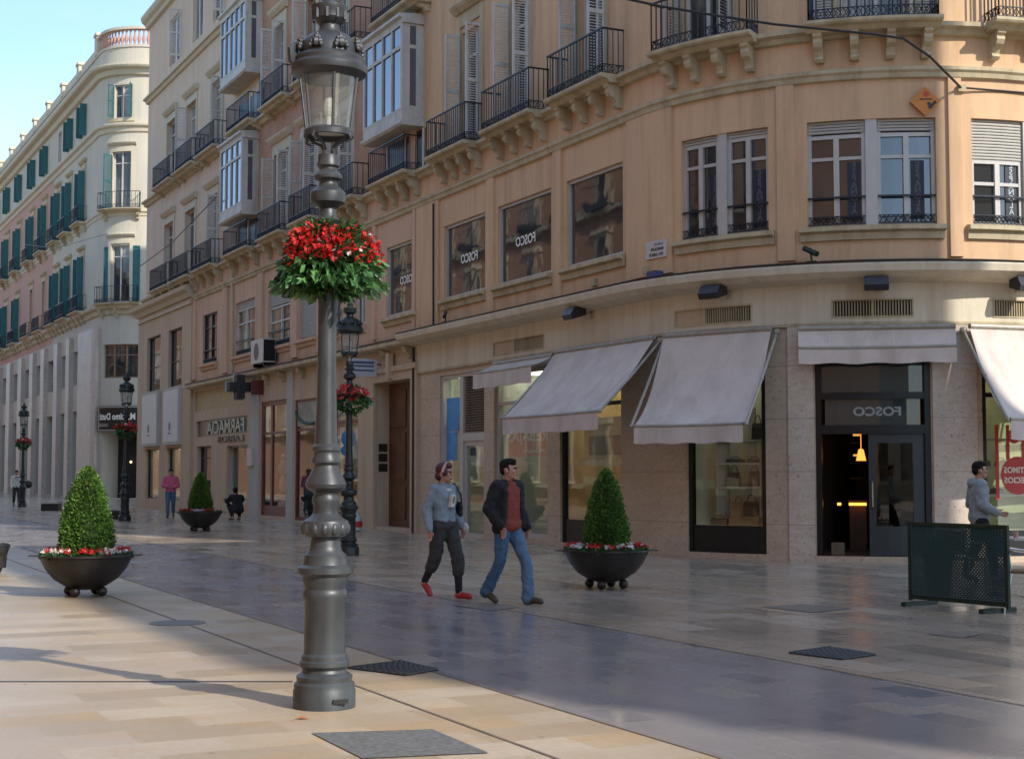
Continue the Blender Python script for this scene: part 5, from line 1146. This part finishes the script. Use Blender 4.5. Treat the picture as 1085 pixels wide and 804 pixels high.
# ================================================================== PEOPLE
def capsule(m,p0,p1,r0,r1,n=14):
    p0,p1=Vector(p0),Vector(p1); ax=(p1-p0); L=ax.length; ax=ax/L if L>1e-6 else Vector((0,0,1)); t=ax.orthogonal().normalized(); u=ax.cross(t)
    rings=[]
    for k in range(1,5): a=math.pi/2*(1-k/4); rings.append((p0-ax*r0*math.sin(a),r0*math.cos(a)))
    for k in range(0,4): a=math.pi/2*k/4; rings.append((p1+ax*r1*math.sin(a),r1*math.cos(a)))
    vs=[p0-ax*r0]; fs=[]
    for c,r in rings:
        for i in range(n): a=2*math.pi*i/n; vs.append(c+(t*math.cos(a)+u*math.sin(a))*r)
    vs.append(p1+ax*r1); T=len(vs)-1; K=len(rings)
    for i in range(n):
        j=(i+1)%n; fs.append((0,1+j,1+i)); fs.append((T,1+(K-1)*n+i,1+(K-1)*n+j))
        for k in range(K-1): fs.append((1+k*n+i,1+k*n+j,1+(k+1)*n+j,1+(k+1)*n+i))
    m.add(vs,fs)
def chain(m,pts,rs):
    for i in range(len(pts)-1): capsule(m,pts[i],pts[i+1],rs[i],rs[i+1])
def ell(m,c,r,rot=None):
    k=MB(); k.ball((0,0,0),r,16,12); R4=Matrix.Rotation(rot[1],4,rot[0]) if rot else Matrix()
    m.add([R4@Vector(v)+Vector(c) for v in k.v],k.f)
def fuse(m,name,mats,parent,vox=.011,sm=3,paint=None,noise_=0.):
    me=bpy.data.meshes.new(name); me.from_pydata([tuple(v) for v in m.v],[],m.f); me.update()
    ob=bpy.data.objects.new('tmp',me); COL.objects.link(ob)
    r=ob.modifiers.new('r','REMESH'); r.mode='VOXEL'; r.voxel_size=vox
    s=ob.modifiers.new('s','SMOOTH'); s.iterations=sm; s.factor=.5
    if noise_:
        tx=bpy.data.textures.new('w','CLOUDS'); tx.noise_scale=.075; d=ob.modifiers.new('d','DISPLACE'); d.texture=tx; d.strength=noise_; d.mid_level=.5
    C.view_layer.update(); new=bpy.data.meshes.new_from_object(ob.evaluated_get(C.evaluated_depsgraph_get()))
    bpy.data.objects.remove(ob); bpy.data.meshes.remove(me)
    new.name=name; new.materials.clear()
    for x in (mats if isinstance(mats,list) else [mats]): new.materials.append(x)
    if paint:
        for p in new.polygons: p.material_index=paint(p.center)
    new.shade_smooth(); o=bpy.data.objects.new(name,new); COL.objects.link(o); o.parent=parent; return o
SKIN=plain('skin',(.42,.22,.15),.5,0,.08,8,.05); LIP=plain('lips',(.35,.10,.08),.5); EYE=plain('eye_dark',(.02,.015,.012),.3); HAIRB=plain('dark_hair',(.008,.006,.005),.75,0,.4,40,.6,spec=.2); HAIRR=plain('auburn_hair',(.06,.012,.012),.45,0,.4,40,.6)
def V(*a): return Vector(a)
def head(m,c,yaw,s=1.):
    """skull, jaw, nose, brow, ears, lips; face towards -y turned by yaw"""
    Rz=Matrix.Rotation(yaw,4,'Z')
    def q(p): return Vector(c)+(Rz@(Vector(p)*s))
    def e(p,r): 
        k=MB(); k.ball((0,0,0),tuple(x*s for x in r),16,12); m.add([Rz@Vector(v)+q(p) for v in k.v],k.f)
    e((0,.012,.025),(.074,.092,.098)); e((0,-.022,-.045),(.056,.062,.066)); e((0,-.06,-.088),(.026,.022,.02))
    e((0,-.082,.018),(.045,.016,.012)); capsule(m,q((0,-.084,.005)),q((0,-.099,-.022)),.008*s,.012*s,8)
    e((0,-.086,-.05),(.024,.012,.006)); e((0,-.084,-.062),(.022,.011,.006))
    for x in (-1,1): e((x*.074,.012,-.012),(.010,.022,.032)); e((x*.038,-.06,-.02),(.024,.024,.022))
    return q,Rz
def hand(m,w,d,side,curl=.5,s=1.,palmn=None):
    """palm and five bent fingers. w wrist, d direction of the hand, side = vector towards the thumb side"""
    d=Vector(d).normalized(); sd=(Vector(side)-d*Vector(side).dot(d)).normalized(); nn=d.cross(sd)
    w=Vector(w)
    for k in (-1,0,1): capsule(m,w+sd*k*.012*s,w+d*.085*s+sd*k*.024*s,.016*s,.013*s,8)
    for k,(off,L) in enumerate(((.034,.070),(.012,.078),(-.011,.073),(-.032,.056))):
        b=w+d*.085*s+sd*off*s; d2=(d+nn*curl*.6).normalized(); d3=(d+nn*curl*1.8).normalized()
        p1=b+d2*L*.5*s; p2=p1+d3*L*.55*s; capsule(m,b,p1,.0095*s,.0085*s,8); capsule(m,p1,p2,.0085*s,.007*s,8)
    b=w+d*.025*s+sd*.022*s; p1=b+(d*.6+sd*.8).normalized()*.045*s; p2=p1+(d*1.+sd*.15+nn*.3).normalized()*.035*s
    capsule(m,b,p1,.012*s,.0105*s,8); capsule(m,p1,p2,.0105*s,.008*s,8)
def person(x,y,rz,label,J,top,legs,shoes,hair,hairmat,topmat,legmat,shoemat,vox=.010,skirt=None,flare=0.,group=None,heads=1.07):
    """J: joints in the figure's own frame (facing -y). keys hipL kneeL ankL toeL ... shL elL wrL, head, yaw"""
    o=thing('person',(0,0,0),label,'person',group)
    pel=Vector(J['pel']); ch=Vector(J['chest']); nk=Vector(J['neck']); hd=Vector(J['head'])
    b=MB(); wst=(pel+ch)/2+V(0,0,.0)
    for sx_ in (-1,1):
        capsule(b,pel+V(sx_*.055,0,-.02),wst+V(sx_*.04,0,0),.085,.075); capsule(b,wst+V(sx_*.04,0,0),ch+V(sx_*.06,0,.05),.075,.08)
    capsule(b,ch+V(0,.01,.1),nk,.07,.055); capsule(b,nk,hd+V(0,.015,-.05),.054,.052)
    q,Rz=head(b,hd,J['yaw'],heads)
    for S in 'LR':
        h,k,a,t=[Vector(J[n+S]) for n in ('hip','knee','ank','toe')]
        chain(b,[h,k,a],[.085,.055,.042]); chain(b,[a+V(0,.02,-.03),t],[.04,.03])
        s,e,w=[Vector(J[n+S]) for n in ('sh','el','wr')]
        chain(b,[ch+V(0,.01,.10),s+V(0,.005,-.01),e,w],[.055,.040,.034,.026])
        hand(b,w,J.get('hd'+S,(w-e)),J.get('th'+S,(0,-1,0)),J.get('curl'+S,.5))
    mo=q((0,-.095,-.056)); 
    def paint(c):
        for xx in (-1,1):
            if (c-q((xx*.031,-.086,.002))).length<.0135: return 2
            if abs((Rz.inverted()@(c-hd)).x-xx*.032)<.02 and abs((Rz.inverted()@(c-hd)).z/heads-.024)<.006 and (Rz.inverted()@(c-hd)).y<-.06: return 3
        l=Rz.inverted()@(c-mo)
        if abs(l.x)<.024 and abs(l.z)<.010 and l.y<.02 : return 1
        return 0
    fuse(b,'body',[SKIN,LIP,EYE,hairmat],o,.0075,3,paint)
    # hair
    if hair:
        m=MB(); 
        for p,r in hair: 
            k=MB(); k.ball((0,0,0),tuple(v*heads for v in r),14,10); m.add([Rz@Vector(v)+q(p) for v in k.v],k.f)
        fuse(m,'hair',hairmat,o,.008,2,None,.012)
    m=MB(); top(m,J,pel,ch,nk,wst); fuse(m,'top',topmat,o,vox,2,None,.030)
    m=MB(); legs(m,J,pel); fuse(m,'trousers',legmat,o,vox,2,None,.030)
    for S in 'LR':
        m=MB(); a,t=Vector(J['ank'+S]),Vector(J['toe'+S]); dd=(t-a); dd.z=0; dd=dd.normalized()
        k=(t-a).normalized()
        ell(m,a+V(0,0,-.045)-dd*.015,(.04,.045,.035)); chain(m,[a+V(0,0,-.05),(a+t)/2+V(0,0,-.015),t],[.04,.042,.036])
        fuse(m,'shoe',shoemat,o,.008,2)
    o.location=(x,y,0); o.rotation_euler=(0,0,rz); return o
def std(stride=.5,lead='L',H=1.,arm=.15):
    """walking pose, lead foot in front (towards -y)"""
    f,bk=('L','R') if lead=='L' else ('R','L'); sg={'L':1,'R':-1}
    J={'pel':(0,0,.95),'chest':(0,.0,1.27),'neck':(0,.005,1.46),'head':(0,-.02,1.60),'yaw':0.}
    for S in 'LR':
        x=sg[S]; J['hip'+S]=(x*.09,0,.9); J['sh'+S]=(x*.185,.01,1.40)
    J['knee'+f]=(sg[f]*.095,-stride*.42,.50); J['ank'+f]=(sg[f]*.09,-stride*.52,.095); J['toe'+f]=(sg[f]*.11,-stride*.52-.17,.045)
    J['knee'+bk]=(sg[bk]*.095,stride*.08,.50); J['ank'+bk]=(sg[bk]*.09,stride*.50,.16); J['toe'+bk]=(sg[bk]*.11,stride*.50-.15,.04)
    for S,k in ((f,1),(bk,-1)):
        x=sg[S]; J['el'+S]=(x*.235,k*arm*.5+.03,1.12); J['wr'+S]=(x*.24,k*arm*1.0-.04,.87)
    return J
def sleeves(m,J,ch,r=(.072,.062,.05,.042),cut=1.):
    for S in 'LR':
        s,e,w=[Vector(J[n+S]) for n in ('sh','el','wr')]
        chain(m,[ch+V(0,0,.1),s,e,e+(w-e)*cut],[r[0]+.01,r[0],r[1],r[2]])
def torso(m,pel,ch,wst,r=.112,low=.0,w=.075):
    for s in (-1,1):
        capsule(m,pel+V(s*(w-.01),0,low),wst+V(s*w*.75,0,0),r,r*.97); capsule(m,wst+V(s*w*.75,0,0),ch+V(s*w,0,.06),r*.97,r*.98)
    capsule(m,ch+V(0,.01,.08),ch+V(0,.01,.14),.10,.085)
# --- the man
J=std(.50,'L'); J['head']=(0,-.02,1.60); J['yaw']=.55
J.update(elR=(-.27,.06,1.13),wrR=(-.20,-.07,.93),hdR=(.10,-.15,-.5),elL=(.27,.06,1.12),wrL=(.25,-.08,.90),hdL=(-.02,-.12,-.6))
def t_man(m,J,pel,ch,nk,w): torso(m,pel,ch,w,.115,.02); capsule(m,pel+V(0,-.02,0),ch+V(0,-.02,.12),.105,.09); capsule(m,pel+V(-.07,-.015,.0),pel+V(.07,-.015,.0),.115,.115); capsule(m,ch+V(0,.0,.14),nk+V(0,0,-.03),.08,.066)
def l_man(m,J,pel):
    capsule(m,pel+V(-.06,0,0),pel+V(.06,0,0),.112,.112); 
    for S in 'LR':
        h,k,a=[Vector(J[n+S]) for n in ('hip','knee','ank')]; chain(m,[h,k,a+(k-a)*.08],[.10,.068,.074]); 
        capsule(m,a+(k-a)*.1,a+V(0,.015,-.02),.074,.08)
hair_m=[((0,.03,.048),(.080,.084,.080)),((0,.06,.0),(.070,.05,.065)),((0,-.04,.092),(.060,.045,.034)),((.0,.0,.075),(.075,.083,.057)),((.068,.0,.01),(.012,.022,.035)),((-.068,.0,.01),(.012,.022,.035)),((.015,-.055,.094),(.03,.022,.014)),((-.03,-.05,.094),(.03,.022,.014))]
RUST=plain('rust_cotton',(.20,.035,.02),.85,0,.12,4,.3); JEAN=plain('blue_denim',(.05,.11,.20),.85,0,.25,3,.4,dirt=(.12,.19,.28)); SHOE=plain('brown_shoe',(.05,.035,.02),.5); BLKC=plain('black_cloth',(.010,.010,.012),.9,0,.2,4,.3)
c=ground(538,639.5)
man=person(c[0],c[1],R(48),'man in a black jacket, rust red shirt and blue jeans walking with a woman',J,t_man,l_man,None,hair_m,HAIRB,RUST,JEAN,SHOE)
m=MB()   # open jacket: side, back and sleeve masses that leave the chest free
ch=Vector(J['chest']); pel=Vector(J['pel']); w=(pel+ch)/2
for s in (-1,1):
    chain(m,[ch+V(s*.125,.0,.12),w+V(s*.14,.01,.02),pel+V(s*.15,.005,-.04)],[.078,.08,.085])
    chain(m,[ch+V(s*.05,.06,.13),w+V(s*.06,.06,0),pel+V(s*.07,.07,-.05)],[.085,.085,.09])
    chain(m,[ch+V(s*.085,-.02,.18),ch+V(s*.125,-.07,.05),w+V(s*.15,-.075,0),pel+V(s*.17,-.06,-.02)],[.04,.045,.045,.05])
sleeves(m,J,ch,(.085,.075,.066),.92)
fuse(m,'jacket',BLKC,man,.011,2,None,.034)
# --- the woman
J=std(.42,'L'); J['pel']=(0,0,.94); J['chest']=(0,0,1.24); J['neck']=(0,0,1.42); J['head']=(0,-.02,1.555); J['yaw']=.35
for S,x in (('L',1),('R',-1)): J['sh'+S]=(x*.16,.01,1.36)
J.update(elR=(-.235,.07,1.10),wrR=(-.26,-.02,.86),hdR=(-.03,-.1,-.6),elL=(.22,.04,1.10),wrL=(.22,-.1,.89),hdL=(0,-.15,-.5))
J['ankL']=(.07,-.20,.10); J['toeL']=(.10,-.36,.045); J['kneeL']=(.08,-.17,.5); J['ankR']=(-.07,.27,.22); J['toeR']=(-.08,.16,.06); J['kneeR']=(-.085,.06,.50)
def t_wom(m,J,pel,ch,nk,w):
    torso(m,pel,ch,w,.112,.03,.06); sleeves(m,J,ch,(.068,.060,.052),.93)
    for s in (-1,1): ell(m,ch+V(s*.065,-.075,.03),(.06,.055,.06))
def l_wom(m,J,pel):
    capsule(m,pel+V(-.06,0,-.02),pel+V(.06,0,-.02),.118,.118)
    for S in 'LR':
        h,k,a=[Vector(J[n+S]) for n in ('hip','knee','ank')]; chain(m,[h,k+V(0,0,.02),k+(a-k)*.40],[.102,.084,.080])
hair_w=[((0,.03,.05),(.086,.094,.085)),((0,.07,-.02),(.078,.06,.07)),((0,-.035,.09),(.07,.055,.045)),((.06,-.02,.02),(.025,.05,.05)),((-.06,-.02,.02),(.025,.05,.05))]
BLUEK=plain('pale_blue_knit',(.21,.245,.28),.9,0,.1,5,.3); GREYT=plain('charcoal_cloth',(.04,.038,.036),.9,0,.15,4,.3); REDS=plain('red_shoe_leather',(.36,.02,.015),.4)
c=ground(470,634.5)
wom=person(c[0],c[1],R(46),'woman in a pale blue sweater, dark cropped trousers and red shoes with a pink headband',J,t_wom,l_wom,None,hair_w,HAIRR,BLUEK,GREYT,REDS)
for S in 'LR': m=MB(); k,a=Vector(J['knee'+S]),Vector(J['ank'+S]); capsule(m,k+(a-k)*.3,a,.056,.044); fuse(m,'black_stocking',BLKC,wom,.008,2)
hd=Vector(J['head']); Rz=Matrix.Rotation(J['yaw'],4,'Z'); m=MB()
m.tube([hd+Rz@V(.092*math.cos(t),-.012-.03*math.sin(t),.03+.098*math.sin(t)) for t in [math.pi*(-.05+1.1*i/16) for i in range(17)]],.017,8)
m.build('headband',plain('pink_headband',(.62,.32,.30),.7),wom,smooth=True,origin=(0,0,0))
m=MB(); nk=Vector(J['neck']); m.tube([nk+V(.075*math.cos(t),-.01-.085*math.sin(t)*.9,-.05-.02*math.sin(t)) for t in [2*math.pi*i/20 for i in range(21)]],.016,8); m.build('white_collar',plain('white_cotton',(.6,.58,.54),.8),wom,smooth=True,origin=(0,0,0))
ch=Vector(J['chest']); m=MB()
pts=[(-.055,-.08),(.015,-.075),(.05,.0),(.045,.07),(-.01,.085),(-.035,.03)]
m.add([ch+V(.02+x*.85,-.155-.0*abs(x),z-.02) for x,z in pts]+[ch+V(.02+x*.85,-.10,z-.02) for x,z in pts],[tuple(range(6)),tuple(range(11,5,-1))]+[(i,(i+1)%6,6+(i+1)%6,6+i) for i in range(6)],0)
m.add([ch+V(.022+x*.5,-.1575,z*.55-.01) for x,z in pts],[tuple(range(6))],1); m.build('white_motif',[bpy.data.materials['white_cotton'],TAN],wom,origin=(0,0,0),fix=False)
bag_=thing('shoulder_bag',tuple(Vector((c[0],c[1],0))),'small black shoulder bag hanging at the side of the woman in the blue sweater','bag'); bag_.rotation_euler=(0,0,R(46))
m=MB()
for (x,y_,z),r in (((.22,-.03,1.12),(.035,.085,.09)),((.22,-.03,1.06),(.04,.08,.06))): ell(m,(x,y_,z),r)
fuse(m,'bag_body',BLK,bag_,.009,2); m=MB(); m.tube([(.225,-.09,1.16),(.21,-.085,1.3),(.15,-.03,1.435),(.17,.06,1.42),(.22,.06,1.3),(.225,.02,1.16)],.012,6); m.build('strap',BLK,bag_,smooth=True,origin=(0,0,0))
m=MB(); ell(m,(.235,-.15,.87),(.03,.05,.07)); bb=thing('white_glove',tuple(Vector((c[0],c[1],0))),'crumpled white cloth held low by the woman in the blue sweater','cloth'); bb.rotation_euler=(0,0,R(46)); fuse(m,'cloth',bpy.data.materials['white_cotton'],bb,.009,2,None,.02)
bb.name='white_cloth'
# --- woman in pink, far off
J=std(.25,'R',1,.1); J['yaw']=.2
J.update(elR=(-.26,.0,1.12),wrR=(-.12,-.18,1.10),hdR=(.5,-.1,.0),elL=(.26,.0,1.12),wrL=(.10,-.18,1.08),hdL=(-.5,-.1,0))
def t_pink(m,J,pel,ch,nk,w): torso(m,pel,ch,w,.125,.02,.07); sleeves(m,J,ch,(.08,.07,.058),.95); capsule(m,ch+V(0,0,.15),nk,.08,.075)
def l_slim(m,J,pel):
    capsule(m,pel+V(-.06,0,0),pel+V(.06,0,0),.112,.112)
    for S in 'LR':
        h,k,a=[Vector(J[n+S]) for n in ('hip','knee','ank')]; chain(m,[h,k,a+(k-a)*.12],[.105,.075,.062])
PINKC=plain('pink_wool',(.50,.10,.18),.9,0,.12,5,.3)
c=ground(180.5,548)
pk=person(c[0],c[1],R(10),'person in a pink jumper and jeans walking in front of the white sign panels',J,t_pink,l_slim,None,hair_m,HAIRB,PINKC,JEAN,BLK)
# --- person crouching at the pharmacy window
J={'pel':(0,.1,.36),'chest':(0,-.02,.66),'neck':(0,-.08,.83),'head':(0,-.13,.97),'yaw':-.3}
for S,x in (('L',1),('R',-1)):
    J['hip'+S]=(x*.1,.08,.33); J['knee'+S]=(x*.16,-.28,.50); J['ank'+S]=(x*.13,-.05,.10); J['toe'+S]=(x*.15,-.22,.045); J['sh'+S]=(x*.19,-.03,.78)
J.update(elL=(.27,-.2,.62),wrL=(.2,-.4,.68),hdL=(0,-1,.2),elR=(-.3,-.18,.66),wrR=(-.36,-.4,.72),hdR=(0,-1,.3))
c=ground(251,551)
pc=person(c[0],c[1],R(-140),'person in black crouching beside the pharmacy window',J,lambda m,J,p,ch,nk,w:(torso(m,p,ch,w,.13,0,.08),sleeves(m,J,ch,(.085,.075,.06),.95)),l_slim,None,hair_m,HAIRB,BLKC,BLKC,BLK)
# --- young man in the grey hooded jacket
J=std(.35,'R',1,.2); J['yaw']=.05; J['head']=(0,-.03,1.60)
J.update(elL=(.24,.06,1.12),wrL=(.19,-.2,1.02),hdL=(0,-.6,-.05),elR=(-.24,.03,1.12),wrR=(-.2,-.2,1.0),hdR=(0,-.6,-.1))
def t_hood(m,J,pel,ch,nk,w):
    torso(m,pel,ch,w,.13,-.02,.07); sleeves(m,J,ch,(.08,.072,.06),.93); ell(m,nk+V(0,.085,-.04),(.12,.07,.07)); capsule(m,ch+V(0,0,.14),nk+V(0,0,-.03),.085,.075)
GREYH=plain('grey_hoodie',(.24,.27,.28),.9,0,.1,5,.3)
c=ground(1035,618)
bo=person(c[0]+.05,c[1],R(88),'young man in a pale grey hooded jacket walking behind the green screen',J,t_hood,l_slim,None,hair_m,HAIRB,GREYH,BLKC,BLK)
# --- person far off beside the farthest lamp
J=std(.3,'L',1,.1)
c=ground(17,536)
pw=person(c[0],c[1],R(30),'distant person in white beside the farthest lamp post',J,t_pink,l_slim,None,hair_m,HAIRB,bpy.data.materials['white_cotton'],GREYT,BLK,vox=.014)
bg=thing('duffel_bag',(c[0]+.62,c[1]-.3,0),'dark round bag carried by the distant person in white','bag'); m=MB(); ell(m,(0,0,1.05),(.25,.16,.2)); m.build('bag_body',BLK,bg,smooth=True,origin=(0,0,0)); m=MB(); m.tube([(-.6,.0,1.38),(-.3,-.05,1.4),(-.1,0,1.3)],.03,6); m.build('strap',BLK,bg,origin=(0,0,0))
# white and red bundle at the foot of the wall
c=ground(377,563); o=thing('water_bottle_pack',(*c,0),'white and red bundle standing by the wall left of the wooden portal','bundle')
m=MB(); m.lathe([(.10,0),(.16,.05),(.17,.3),(.13,.42),(.06,.5),(.04,.62),(0,.64)],c[0],c[1],14); m.build('bundle',plain('bundle_white',(.45,.48,.52),.4,0,.2,6),o,smooth=True)
m=MB(); m.lathe([(.172,.12),(.178,.2),(.174,.28)],c[0],c[1],14); m.build('red_band',plain('bundle_red',(.5,.03,.03),.5),o,fix=False)
# ================================================================== BUILDINGS BEHIND THE VIEWER (they shade the street and stand in its reflections)
def L(t,dep=0.): # point on the street line on the viewer's side of the cross street; dep metres away from the street
    h=M.h; return (M.x0+t*math.sin(h)+dep*math.cos(h), M.y0-t*math.cos(h)+dep*math.sin(h))
def block(name,label,pts,H,mat,trim=PALE):
    o=thing(name,(pts[0][0],pts[0][1],0),label,'building'); n=len(pts); m=MB(); o0=Vector((pts[0][0],pts[0][1],0))
    me=bpy.data.meshes.new('wall'); vs=[];fs=[];uv=[]
    for i in range(n):
        a,b=pts[i],pts[(i+1)%n]; l=math.dist(a,b); k=len(vs); vs+=[(a[0],a[1],0),(b[0],b[1],0),(b[0],b[1],H),(a[0],a[1],H)]; fs.append((k,k+1,k+2,k+3)); uv+=[(0,0),(l,0),(l,H),(0,H)]
    k=len(vs); vs+=[(p[0],p[1],H) for p in pts]; fs.append(tuple(range(k,k+n))); uv+=[(0,0)]*n
    me.from_pydata([tuple(Vector(v)-o0) for v in vs],[],fs); ul=me.uv_layers.new(name='uv')
    for i,c in enumerate(uv): ul.data[i].uv=c
    me.materials.append(mat); w=bpy.data.objects.new('wall',me); COL.objects.link(w); w.parent=o
    return o
def fenestrate(o,a,b,H,rows,sp=3.4,trim=PALE,out=1):
    """windows with surrounds and balconies on the run from a to b; outward is to the left of a->b times out"""
    A,Bv=Vector((*a,0)),Vector((*b,0)); ax=(Bv-A).normalized(); nn=Vector((-ax.y,ax.x,0))*out; l=(Bv-A).length; N=int(l/sp)
    for j,z in enumerate(rows):
        fr=MB(); 
        for i in range(N):
            c=A+ax*(l*(i+.5)/N)
            def bx(m,u0,u1,z0,z1,d0,d1): m.add([c+ax*u+nn*d+Vector((0,0,zz)) for zz in (z0,z1) for d in (d0,d1) for u in (u0,u1)],[(0,2,3,1),(4,5,7,6),(0,1,5,4),(2,6,7,3),(0,4,6,2),(1,3,7,5)])
            m=MB(); bx(m,-.75,.75,z,z+2.7,.0,.08); bx(m,-.9,.9,z+2.7,z+2.95,0,.2); w=m.build('window_surround',trim,o)
            m=MB(); bx(m,-.5,.5,z+.05,z+2.5,.08,.1); m.build('pane',PANEC,w)
            m=MB(); bx(m,-1,1,z-.12,z,0,.5); bx(m,-1,1,z+.9,z+.94,.46,.5); bx(m,-1,1,z,z+.2,.47,.49); m.build('balcony',IRON if j else trim,w)
    m=MB(); c=A; 
    def bx2(z0,z1,d): m.add([p+nn*q+Vector((0,0,zz)) for zz in (z0,z1) for q in (0,d) for p in (A,Bv)],[(0,2,3,1),(4,5,7,6),(0,1,5,4),(2,6,7,3),(0,4,6,2),(1,3,7,5)])
    for z in rows: bx2(z-.35,z-.14,.25)
    bx2(H-.6,H-.1,.6); m.build('cornice',trim,o)
t0,t1=22.5,44.3
o1=block('shading_building','brick building on the near corner of the cross street outside the picture to the right',[L(t0),L(t1),L(t1,12),L(t0,12)][:2]+[L(t1,6.9),L(t0,6.9)],22.2,PALE); fenestrate(o1,L(t1),L(t0),22.2,[6,10.5,15,19.3])
o2=block('added_shade_tower','unseen tower added on the right to shade the salmon rounded corner',[L(t0,6.92),L(24.5,6.92),L(24.5,9.75),L(t0,9.75)],31,PALE)  # thin tower added to keep the sun off the corner facade
def opp(u,w): h=M.h; return (M.x0-u*math.sin(h)-w*math.cos(h), M.y0+u*math.cos(h)-w*math.sin(h))
o3=block('opposite_building','long brick building on the viewer\'s side of the street outside the picture to the left',[opp(-40,19.5),opp(170,19.5),opp(170,31),opp(-40,31)],17.5,BRICK); fenestrate(o3,opp(-6,19.5),opp(75,19.5),17.5,[1.2,5.6,10.2,14.2],3.6,PALE,-1); fenestrate(o3,opp(75.1,19.5),opp(130,19.5),17.5,[4.8,11.],5.5,PALE,-1)
o4=block('plaza_building','cream building across the plaza behind the viewer',[(-26,-34),(14,-34),(14,-46),(-26,-46)],10,PALE); fenestrate(o4,(-26,-34),(14,-34),10,[1,5.2],3.6,PALE,1)
# ================================================================== LIGHT AND SKY
EL=math.degrees(math.atan(.675)); SD=Vector((.72,-.69,0)).normalized(); AZ=math.atan2(SD.x,SD.y)
sl=bpy.data.lights.new('sun','SUN'); sl.energy=3.0; sl.angle=R(.6); sl.color=(1.,.93,.82); so=bpy.data.objects.new('sun',sl); COL.objects.link(so)
tos=Vector((SD.x*math.cos(R(EL)),SD.y*math.cos(R(EL)),math.sin(R(EL)))); so.rotation_euler=tos.to_track_quat('Z','Y').to_euler(); so.location=(20,-20,40)
w=bpy.data.worlds.new('World'); SC.world=w; w.use_nodes=True; nt=w.node_tree; bg=nt.nodes['Background']
sk=nt.nodes.new('ShaderNodeTexSky'); sk.sky_type='NISHITA'; sk.sun_disc=False; sk.sun_elevation=R(EL); sk.sun_rotation=AZ; sk.air_density=1.0; sk.dust_density=.6; sk.ozone_density=1.2
tc=nt.nodes.new('ShaderNodeTexCoord')
cl=noise(nt,tc.outputs['Generated'],2.0,7,.6,(1,1,2.6),.36,.70)
mm=nt.nodes.new('ShaderNodeMath'); mm.operation='MULTIPLY'; nt.links.new(cl,mm.inputs[0]); mm.inputs[1].default_value=.5
cc=mixc(nt,mm.outputs[0],sk.outputs[0],(4.3,5.0,5.5)); cc=mixc(nt,1.,cc,(.87,.97,1.08),'MULTIPLY'); nt.links.new(cc,bg.inputs['Color']); bg.inputs['Strength'].default_value=.15
cam=bpy.data.cameras.new('camera'); co=bpy.data.objects.new('camera',cam); COL.objects.link(co); SC.camera=co
co.location=(0,0,CAMH); co.rotation_euler=(math.pi/2+PITCH,0,0); cam.sensor_width=36; cam.lens=F0/1085*36; cam.clip_end=4000; cam.clip_start=.1
SC.view_settings.view_transform='Standard'; SC.view_settings.look='None'; SC.view_settings.gamma=1; SC.view_settings.exposure=.80
SC.cycles.use_denoising=True
try: SC.cycles.denoiser='OPENIMAGEDENOISE'
except Exception: pass
SC.cycles.max_bounces=7; SC.cycles.transparent_max_bounces=12; SC.cycles.sample_clamp_indirect=6; SC.cycles.caustics_reflective=False; SC.cycles.caustics_refractive=False
